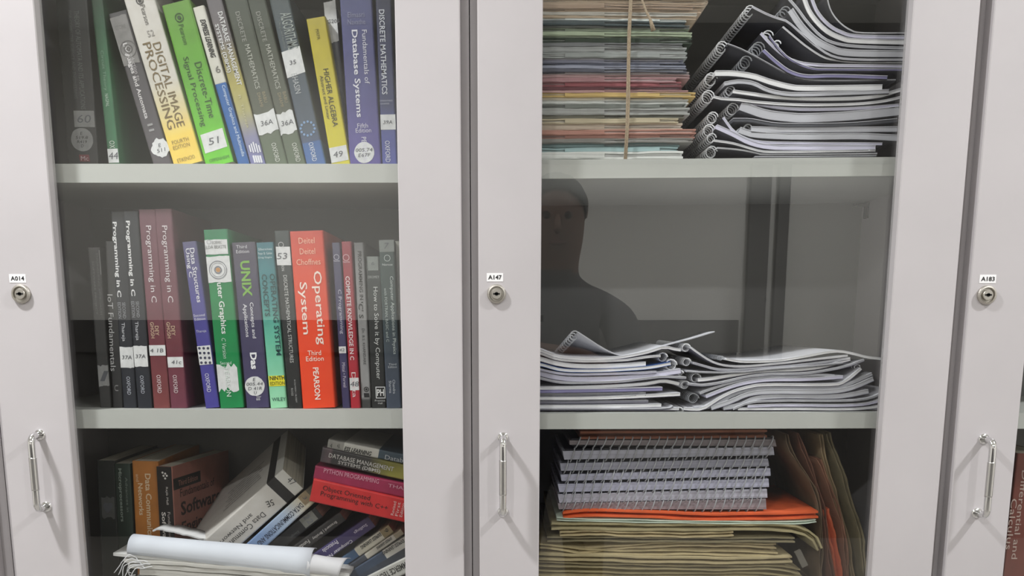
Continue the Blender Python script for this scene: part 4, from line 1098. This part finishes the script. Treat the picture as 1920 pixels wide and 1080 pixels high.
# twine
M_TW = mat('jute_twine', (178, 160, 136), .9, noise=.25, scale=900, bump=.5)
tw = MB()
top = [(1182, -18), (1181, 0), (1178, 60), (1177, 120), (1176, 180), (1174, 240), (1171, 299)]
for s_ in (0, 1):
    pts = [P(u + (3.6 if s_ else 0) + random.uniform(-.6, .6), v, .046) for u, v in top]
    for k_ in range(len(pts)): pts[k_].z = max(pts[k_].z, ZA_R + .0014)
    zt = pts[0].z + .003
    x0 = pts[-1].x
    loop = [tuple(p) for p in pts] + [(x0, .06, ZA_R + .0012), (x0, .27, ZA_R + .0012), (x0 + .003, .275, ZA_R + .02), (x0 + .006, .275, zt - .006), (pts[0].x, .27, zt), (pts[0].x, .06, zt), tuple(pts[0])]
    tw.tube(loop, .0013, M_TW, n=6)
tw_end = [P(1190, -19, .046), P(1200, -19, .045), P(1204, 0, .044), P(1211, 20, .042), P(1219, 36, .041), P(1222, 46, .041), P(1225, 58, .042)]
tw.tube(tw_end, [.0014, .0014, .0014, .0015, .0018, .0026, .0034], M_TW, n=6)
tag(tw.build('twine'), 'knotted jute twine tied round the bundle of paper files', 'string')

# ---- wire-bound reports, lower right compartment
REP = [((1068, 826), (1068, 834), (1453, 824), (1456, 837), (128, 120, 122), 'greyish pink'), ((1055, 846), (1058, 862), (1450, 838), (1452, 853), (178, 178, 190), 'pale'), ((1050, 869), (1052, 883), (1440, 860), (1442, 874), (164, 164, 178), 'grey'),
       ((1051, 890), (1053, 902), (1444, 878), (1445, 892), (176, 176, 194), 'lilac'), ((1046, 908), (1049, 923), (1441, 898), (1442, 913), (190, 190, 210), 'pale lilac'), ((1046, 927), (1049, 943), (1438, 917), (1439, 933), (196, 194, 208), 'white'), ((1046, 944), (1048, 955), (1436, 935), (1437, 955), (160, 150, 156), 'mauve grey')]
GR = 'wire-bound reports stacked spine outward'
M_CARD = mat('black_cover_gap_shade', (30, 30, 36), .4)  # black covers also stand in for the shadow in the gaps between reports
for i, (a, b_, c, d, col, cn) in enumerate(REP):
    yf = .058
    A, B_, C_, D_ = [P(*q, yf) for q in (a, b_, c, d)]
    base = Vector(((A.x + C_.x) / 2, yf, min(B_.z, D_.z)))
    o = tag(empty('wire_bound_report', base), cn + ' wire-bound report, ' + ORD[i] + ' in the stack of seven', 'report', GR)
    off = Matrix.Translation(-base)
    mb = MB(); k = mb.mi(page_mat('report_pages', col, .7, 10)); dp = .2
    mb.v += [tuple(q) for q in (B_, D_, D_ + Vector((0, dp, 0)), B_ + Vector((0, dp, 0)), A, C_, C_ + Vector((0, dp, 0)), A + Vector((0, dp, 0)))]
    L = C_.x - A.x
    mb.face((0, 1, 5, 4), k, [(0, 0), (L, 0), (L, 1), (0, 1)])
    for f in ((1, 2, 6, 5), (2, 3, 7, 6), (3, 0, 4, 7), (4, 5, 6, 7), (0, 3, 2, 1)): mb.face(f, k, [(0, 0), (.3, 0), (.3, 1), (0, 1)])
    mb.build('page_block', o, off)
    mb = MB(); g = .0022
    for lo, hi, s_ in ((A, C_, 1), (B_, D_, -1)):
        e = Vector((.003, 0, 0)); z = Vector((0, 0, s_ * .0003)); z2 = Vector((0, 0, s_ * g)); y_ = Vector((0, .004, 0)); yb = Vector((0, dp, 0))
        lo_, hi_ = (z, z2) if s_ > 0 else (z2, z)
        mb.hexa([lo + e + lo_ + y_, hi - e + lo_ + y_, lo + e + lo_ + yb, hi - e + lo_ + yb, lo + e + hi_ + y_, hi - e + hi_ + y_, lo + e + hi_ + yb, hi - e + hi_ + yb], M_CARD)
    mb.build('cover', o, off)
    mb = MB(); n = 23; x_off = random.uniform(-.003, .003)
    for q in range(n):
        t = (q + .8) / (n + .6); top_ = A.lerp(C_, t); bot = B_.lerp(D_, t)
        mid = (top_ + bot) / 2; r = (top_.z - bot.z) / 2 + .0042; sl = -.0030 - random.uniform(0, .001)
        pts = []
        for a_ in range(-30, 235, 22):
            an = R(90 + a_ - 12)
            pts.append((mid.x + x_off - sl * math.sin(an), yf + .004 + min(.0085, r) * math.cos(an) * 1.0, mid.z + r * math.sin(an)))
        mb.tube(pts, .00092, M_WIREG, n=5)
    mb.build('wire_binding', o, off)

# ---- folders
GFO = 'folders stacked in the lower right compartment'
idc = lambda p: p
def folder(label, pts, th, col, yf, depth=.25, inner=None, group=GFO, name='paper_folder', zmin=None, wav=.0006, n=24, papers=True):
    t = th * PX; path = [(x, max(z, ZC + .003)) for x, z in wpath(pts, yf, idc)]
    base = Vector((path[0][0], yf, min(p[1] for p in path) - t / 2))
    o = tag(empty(name, base), label, 'folder', group); off = Matrix.Translation(-base)
    cm = mat('folder_card', col, .8, noise=.14, scale=40, bump=.15)
    mb = slab(MB(), shift(path, t * .36), t * .28, yf, yf + depth, cm, n=n, wav=wav); mb.build('upper_flap', o, off)
    mb = slab(MB(), shift(path, -t * .36), t * .28, yf - .0015, yf + depth, cm, n=n, wav=wav); mb.build('lower_flap', o, off)
    if papers:
        mb = slab(MB(), path, t * .26, yf + .011, yf + depth - .004, page_mat('folder_papers', inner or tuple(min(230, int(x * 1.25)) for x in col), .6, 5), n=n, wav=wav); mb.build('papers', o, off)
    return o
MAN = (150, 140, 108)
folder('brown orange report lying on top of the wire-bound stack under the shelf', [(1088, 816), (1260, 815), (1438, 813)], 15, (150, 98, 78), .062, .2, (128, 84, 66), wav=.0001)
folder('bright orange folder just under the wire-bound reports', [(1056, 966), (1110, 962), (1200, 964), (1320, 969), (1440, 968), (1534, 965)], 14, (222, 96, 48), .05, .22, (214, 104, 60), wav=.0003)
folder('thin mint white folder below the bright orange one', [(1044, 973), (1090, 975), (1180, 977), (1300, 979), (1430, 980), (1500, 980), (1530, 976)], 5, (196, 208, 192), .047, .22, papers=False, wav=.0003)
FO = [([(1034, 986), (1120, 987), (1260, 989), (1400, 988), (1490, 992), (1526, 1008), (1537, 1030)], 15, (146, 136, 104), 'olive manila folder drooping at its right end'),
      ([(1050, 1001), (1100, 999), (1200, 1002), (1330, 1003), (1375, 1000)], 10, (160, 146, 112), 'short manila folder with a torn left edge'),
      ([(1026, 1011), (1120, 1011), (1250, 1012), (1370, 1012), (1490, 1012)], 10, (112, 104, 80), 'dark manila folder with a pointed right end'),
      ([(1085, 1033), (1150, 1027), (1230, 1022), (1330, 1020), (1455, 1024)], 9, (176, 162, 128), 'light manila folder slanting up to the right'),
      ([(1012, 1024), (1040, 1026), (1100, 1034), (1185, 1036), (1320, 1036), (1458, 1040)], 11, (164, 150, 116), 'manila folder with a crumpled middle'),
      ([(1008, 1044), (1100, 1046), (1200, 1049), (1330, 1051), (1440, 1051), (1485, 1048)], 13, (150, 138, 106), 'broad manila folder near the bottom picture edge'),
      ([(1008, 1057), (1100, 1060), (1220, 1063), (1340, 1065), (1450, 1064), (1500, 1072)], 10, (134, 124, 94), 'flattened olive folder low in the stack'),
      ([(1006, 1073), (1100, 1076), (1250, 1079), (1400, 1078), (1505, 1086)], 13, (158, 146, 112), 'manila folder cut by the bottom picture edge'),
      ([(1004, 1088), (1250, 1092), (1500, 1096)], 12, (140, 130, 100), 'manila folder just below the picture edge'),
      ([(1002, 1103), (1250, 1106), (1500, 1108)], 12, (150, 138, 106), 'manila folder next to lowest in the stack')]
for pts, th, col, lab in FO: folder(lab, pts, th * .95, tuple(min(240, int(x * 1.12)) for x in col), .04 + random.uniform(0, .024), .25, wav=.0005)
zlow = P(1250, 1113, .05).z
k_ = 0
while zlow - .016 > ZC:                            # the hidden foot of the stack down to the compartment floor
    k_ += 1
    v0 = 1113 + 24 * (k_ - 1)
    folder('thick manila folder hidden at the foot of the stack, layer ' + ['one', 'two', 'three', 'four', 'five', 'six'][k_ - 1], [(1004, v0 + 11), (1250, v0 + 11), (1500, v0 + 11)], 23, MAN, .046, .25)
    zlow -= 24 * PX
cl = MB().box(0, .006, -.002, .004, -.01, .01, mat('grey_clip', (96, 92, 84), .5))
p = P(1497, 1050, .04)
o_ = cl.build('paper_clip'); o_.location = p; o_.rotation_euler = (0, R(-28), 0); o_.scale = (1.4, 1, 1.2)
tag(o_, 'small grey bent tab sticking out at the right of the folder stack', 'clip')

# folders leaning against the right side
GL = 'folders leaning at the right of the lower compartment'
LEAN = [([(1540, 1190), (1539, 1085), (1540, 1020), (1537, 950), (1524, 912), (1500, 872), (1482, 842), (1474, 815)], 5, (104, 86, 66), 'slim brown folder, leftmost of the leaning ones'),  # this and the next folder coloured darker for the reports' shade
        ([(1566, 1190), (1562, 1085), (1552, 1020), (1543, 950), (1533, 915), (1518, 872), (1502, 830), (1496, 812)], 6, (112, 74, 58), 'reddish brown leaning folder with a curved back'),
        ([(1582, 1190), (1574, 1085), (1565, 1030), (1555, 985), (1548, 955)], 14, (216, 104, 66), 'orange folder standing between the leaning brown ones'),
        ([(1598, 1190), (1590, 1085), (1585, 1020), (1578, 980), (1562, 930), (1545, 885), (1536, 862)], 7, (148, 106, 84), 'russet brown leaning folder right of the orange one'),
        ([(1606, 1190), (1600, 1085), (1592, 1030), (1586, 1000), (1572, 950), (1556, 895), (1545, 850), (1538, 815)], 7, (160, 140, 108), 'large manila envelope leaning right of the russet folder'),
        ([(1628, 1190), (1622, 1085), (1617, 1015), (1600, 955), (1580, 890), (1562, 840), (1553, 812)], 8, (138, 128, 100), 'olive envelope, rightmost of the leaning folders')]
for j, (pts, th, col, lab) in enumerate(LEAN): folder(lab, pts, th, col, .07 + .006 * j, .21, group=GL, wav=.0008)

# ---- paper bundle, lower left compartment
GP = 'loose paper sheaves in the lower left compartment'
def sheaf(label, pts, th, col, yf, depth, lines=10, back=None, name='paper_sheaf'):
    path = wpath(pts, yf, idc); t = th * PX
    mb = slab(MB(), path, t, yf, yf + depth, page_mat('sheaf_pages', col, .62, lines), n=26, wav=.0004, back=wpath(back, yf + depth, idc) if back else None, ny=6 if back else 1)
    return tag(mb.build(name), label, 'paper', GP)
SH_ = [([(212, 1040), (260, 1044), (360, 1052), (480, 1062), (600, 1072), (655, 1078)], 6, (226, 226, 224), 'white sheaf with a pointed left corner just under the rolled sheet'),
       ([(232, 1052), (300, 1055), (420, 1064), (540, 1074), (650, 1083)], 7, (214, 212, 206), 'creased white sheaf second below the rolled sheet'),
       ([(240, 1061), (330, 1066), (450, 1074), (560, 1084), (648, 1092)], 8, (206, 204, 198), 'off-white sheaf third below the rolled sheet'),
       ([(262, 1072), (330, 1077), (450, 1086), (600, 1098), (650, 1102)], 12, (198, 196, 190), 'grey white sheaf at the bottom picture edge'),
       ([(250, 1090), (400, 1100), (640, 1116)], 14, (190, 188, 182), 'sheaf hidden under the bottom picture edge')]
for pts, th, col, lab in SH_: sheaf(lab, pts, th, col, .036 + random.uniform(0, .004), .07)
k_ = 0; v0 = 1112
while P(400, v0 + 20, .04).z > ZC + .006:
    sheaf('thick sheaf hidden near the compartment floor, layer ' + ['one', 'two', 'three', 'four', 'five'][k_], [(252, v0), (400, v0 + 4), (640, v0 + 10)], 17, (190, 188, 182), .038, .065)
    v0 += 18; k_ += 1
# rolled sheet: a half roll lying along the front of the bundle
def rolled(label, l_top, r_top, l_bot, r_bot, yb, col, turns=1.0, n=14, th=.0006):
    mb = MB(); k = mb.mi(mat('sheet_paper', col, .7, noise=.05, scale=20))
    A, B_ = P(*l_top, yb), P(*r_top, yb); C_, D_ = P(*l_bot, .034), P(*r_bot, .034)
    m_ = 12
    for s_ in (0, 1):
        for j in range(n + 1):
            a = R(-30 + 150 * j / n)                 # from behind over the crest and down the front
            for i in range(m_ + 1):
                t = i / m_
                top_ = A.lerp(B_, t); bot = C_.lerp(D_, t)
                hgt = top_.z - bot.z; r = hgt * .62 * (1 - .12 * math.sin(t * 3)) - s_ * th
                cy = .034 + hgt * .62; cz = top_.z - hgt * .62
                q = Vector((top_.x + (bot.x - top_.x) * (j / n), cy - r * math.sin(a), cz + r * math.cos(a)))
                if j == n: q.z = min(q.z, bot.z)
                mb.v.append(tuple(q))
    N = (n + 1) * (m_ + 1)
    for j in range(n):
        for i in range(m_):
            q = j * (m_ + 1) + i
            mb.face((q, q + m_ + 1, q + m_ + 2, q + 1), k, None, True); mb.face((N + q, N + q + 1, N + q + m_ + 2, N + q + m_ + 1), k, None, True)
    for i in range(m_):
        q = n * (m_ + 1) + i
        mb.face((q, N + q, N + q + 1, q + 1), k); mb.face((i + 1, N + i + 1, N + i, i), k)
    for j in range(n):
        for i in (0, m_):
            q = j * (m_ + 1) + i
            mb.face((q, N + q, N + q + m_ + 1, q + m_ + 1) if i == 0 else (q, q + m_ + 1, N + q + m_ + 1, N + q), k)
    return tag(mb.build('rolled_sheet'), label, 'paper', GP)
rolled('large bluish white sheet rolled over the top of the paper bundle', (252, 1001), (590, 1029), (237, 1039), (580, 1082), .05, (216, 221, 230))
rolled('smaller white sheet curling out right of the large rolled sheet', (585, 1036), (657, 1044), (574, 1074), (634, 1083), .055, (222, 222, 226))
sheaf('white sheet with a turned-up corner behind the rolled sheet', [(286, 995), (300, 993), (330, 999), (360, 1006), (385, 1012)], 3, (214, 214, 214), .075, .04)
th_ = MB()
for k_ in range(7):
    u0, v0 = 236 + 4 * k_, 1050 + 4 * (k_ % 4)
    pts = [P(u0 + 26, v0 + 4, .036), P(u0 + 8, v0 - 10 + 3 * k_, .031), P(u0 - 6 - 3 * (k_ % 3), v0 + 2 + k_, .0305), P(u0 - 14, v0 + 14 + 2 * k_, .033), P(u0 - 22 + 4 * k_, v0 + 24, .0345)]
    xs = spline([(p.x, p.z) for p in pts], 14)
    th_.tube([(q.x, pts[min(4, i_ * 5 // 14)].y, q.y) for i_, q in enumerate(xs)], .0006, M_WIRE, n=4)
tag(th_.build('binding_thread'), 'tangled white binding thread at the left end of the paper bundle', 'thread', kind='stuff')

# ------------------------------------------------------------------ the photographer, seen only as a reflection in the glass
def make_person():
    V, E, RR = [], [], []
    def vtx(p, r, par=None):
        V.append(p); RR.append(r if isinstance(r, tuple) else (r, r))
        if par is not None: E.append((par, len(V) - 1))
        return len(V) - 1
    def chain(par, lst):
        for p, r in lst: par = vtx(p, r, par)
        return par
    cx = .155
    pel = vtx((cx, -1.68, .90), (.15, .105))
    ch = chain(pel, [((cx, -1.68, 1.02), (.135, .1)), ((cx, -1.67, 1.16), (.15, .11)), ((cx, -1.66, 1.25), (.16, .11)), ((cx, -1.655, 1.325), (.11, .085))])
    nk = chain(ch, [((cx, -1.645, 1.37), .068), ((cx, -1.638, 1.425), (.076, .08)), ((cx, -1.632, 1.48), (.088, .098)), ((cx, -1.632, 1.54), (.092, .105)), ((cx, -1.636, 1.59), (.084, .098)), ((cx, -1.64, 1.63), (.056, .066))])
    for s in (1, -1):
        hip = chain(pel, [((cx + .09 * s, -1.68, .82), .088), ((cx + .10 * s, -1.66, .48), .062), ((cx + .10 * s, -1.68, .26), .055), ((cx + .10 * s, -1.69, .09), .04), ((cx + .105 * s, -1.60, .045), (.042, .035)), ((cx + .11 * s, -1.53, .035), (.04, .025))])
        if s > 0: arm = [((cx + .125, -1.655, 1.305), .07), ((cx + .19, -1.65, 1.255), .064), ((cx + .215, -1.61, 1.13), .052), ((cx + .20, -1.555, 1.03), .045), ((cx + .08, -1.43, 1.14), .036), ((.085, -1.335, 1.17), .026)]
        else: arm = [((cx - .125, -1.655, 1.305), .07), ((cx - .19, -1.65, 1.255), .064), ((cx - .225, -1.60, 1.13), .052), ((cx - .235, -1.54, 1.03), .045), ((cx - .24, -1.42, 1.12), .036), ((-.075, -1.335, 1.15), .026)]
        wr = chain(ch - 1, arm)
        hs = 1 if s > 0 else -1
        palm = chain(wr, [((.062 * hs, -1.31, 1.175), (.022, .032))])
        for k in range(4):
            z = 1.215 - .019 * k; ln = (.030, .036, .034, .026)[k]
            chain(palm, [((.052 * hs, -1.285, z), .0095), ((.047 * hs, -1.264, z), .0088), (((.047 - ln * .55) * hs, -1.2585, z), .008), (((.047 - ln) * hs, -1.2595, z - .002), .007)])
        chain(palm, [((.045 * hs, -1.300, 1.215), .011), ((.032 * hs, -1.290, 1.232), .0095), ((.018 * hs, -1.288, 1.240), .008)])
    me = bpy.data.meshes.new('person_cage')
    me.from_pydata(V, E, [])
    o = bpy.data.objects.new('person_cage', me)
    COL.objects.link(o)
    sk = o.modifiers.new('skin', 'SKIN'); sk.use_smooth_shade = True
    for i, r in enumerate(RR):
        me.skin_vertices[0].data[i].radius = r
        me.skin_vertices[0].data[i].use_root = (i == 0)
    sb = o.modifiers.new('sub', 'SUBSURF'); sb.levels = 2; sb.render_levels = 2
    dg = bpy.context.evaluated_depsgraph_get()
    body_me = bpy.data.meshes.new_from_object(o.evaluated_get(dg))
    bpy.data.objects.remove(o)
    body_me.name = 'person'
    body = bpy.data.objects.new('person', body_me)
    COL.objects.link(body)
    body_me.materials.clear()
    for m in (mat('brown_skin', (112, 80, 64), .55, noise=.05), mat('charcoal_shirt', (62, 62, 66), .85, noise=.1), mat('dark_trousers', (44, 44, 52), .85), mat('black_shoes', (22, 20, 20), .4)): body_me.materials.append(m)
    for p in body_me.polygons:
        c = p.center; p.use_smooth = True
        p.material_index = 0 if c.z > 1.385 or c.y > -1.47 and c.z > 1.0 else (1 if c.z > .93 else (2 if c.z > .09 else 3))
    tag(body, 'photographer in a dark shirt, mirrored in the glass while holding up a phone', 'person')
    # hair, ears, nose, eyes
    hair = MB(); hm = mat('black_hair', (20, 18, 18), .7, noise=.2, scale=200)
    k = hair.mi(hm); n, mrow = 24, 10
    for j in range(mrow + 1):
        for i in range(n):
            a = 2 * math.pi * i / n; fr = max(0, math.sin(a))
            e = R(90 - (118 - 58 * fr) * j / mrow)
            rj = 1 + .02 * math.sin(i * 5.1 + j * 3.3)
            hair.v.append((cx + .091 * rj * math.cos(e) * math.cos(a), -1.637 + .108 * rj * math.cos(e) * math.sin(a), 1.567 + .092 * rj * math.sin(e)))
    for j in range(mrow):
        for i in range(n):
            i2 = (i + 1) % n
            hair.face((j * n + i, (j + 1) * n + i, (j + 1) * n + i2, j * n + i2), k, None, True)
    hair.build('hair', body)
    sm = mat('brown_skin', (112, 80, 64), .55, noise=.05)
    for s in (1, -1):
        ear = MB().tube([(cx + s * (.08 + .008 * math.sin(t)), -1.642 + .014 * math.cos(t * 2), 1.565 - .028 * math.cos(t)) for t in [R(q) for q in range(0, 181, 20)]], .007, sm, n=8)
        ear.build('ear', body)
        MB().lathe([(.0, -.008), (.009, -.004), (.011, .002), (.0, .011)], (cx + s * .03, -1.545, 1.535), mat('eye_dark', (36, 28, 24), .3), n=12).build('eye', body)
    MB().tube([(cx, -1.54, 1.535), (cx, -1.527, 1.51), (cx, -1.522, 1.497), (cx, -1.537, 1.49)], [.007, .01, .013, .008], sm, n=8).build('nose', body)
    MB().tube([(cx - .024, -1.55, 1.462), (cx, -1.543, 1.46), (cx + .024, -1.55, 1.462)], [.004, .007, .004], mat('lip', (96, 56, 52), .5), n=8).build('mouth', body)
    ph = empty('phone', (0, -1.275, 1.20))
    off = Matrix.Translation((0, 1.275, -1.20))
    MB().box(-.0375, .0375, -1.281, -1.273, 1.12, 1.275, mat('phone_body', (28, 28, 30), .3)).build('body', ph, off)
    MB().box(-.035, .035, -1.2818, -1.2811, 1.125, 1.27, mat('phone_screen', (16, 18, 22), .1, noise=0)).build('screen', ph, off)
    MB().lathe([(.006, 0), (.006, .0018), (.0, .0018)], (.0, -1.273, 1.255), M_SLOT, n=16).build('lens', ph, off)
    tag(ph, 'dark phone held up by the mirrored photographer', 'phone')
make_person()
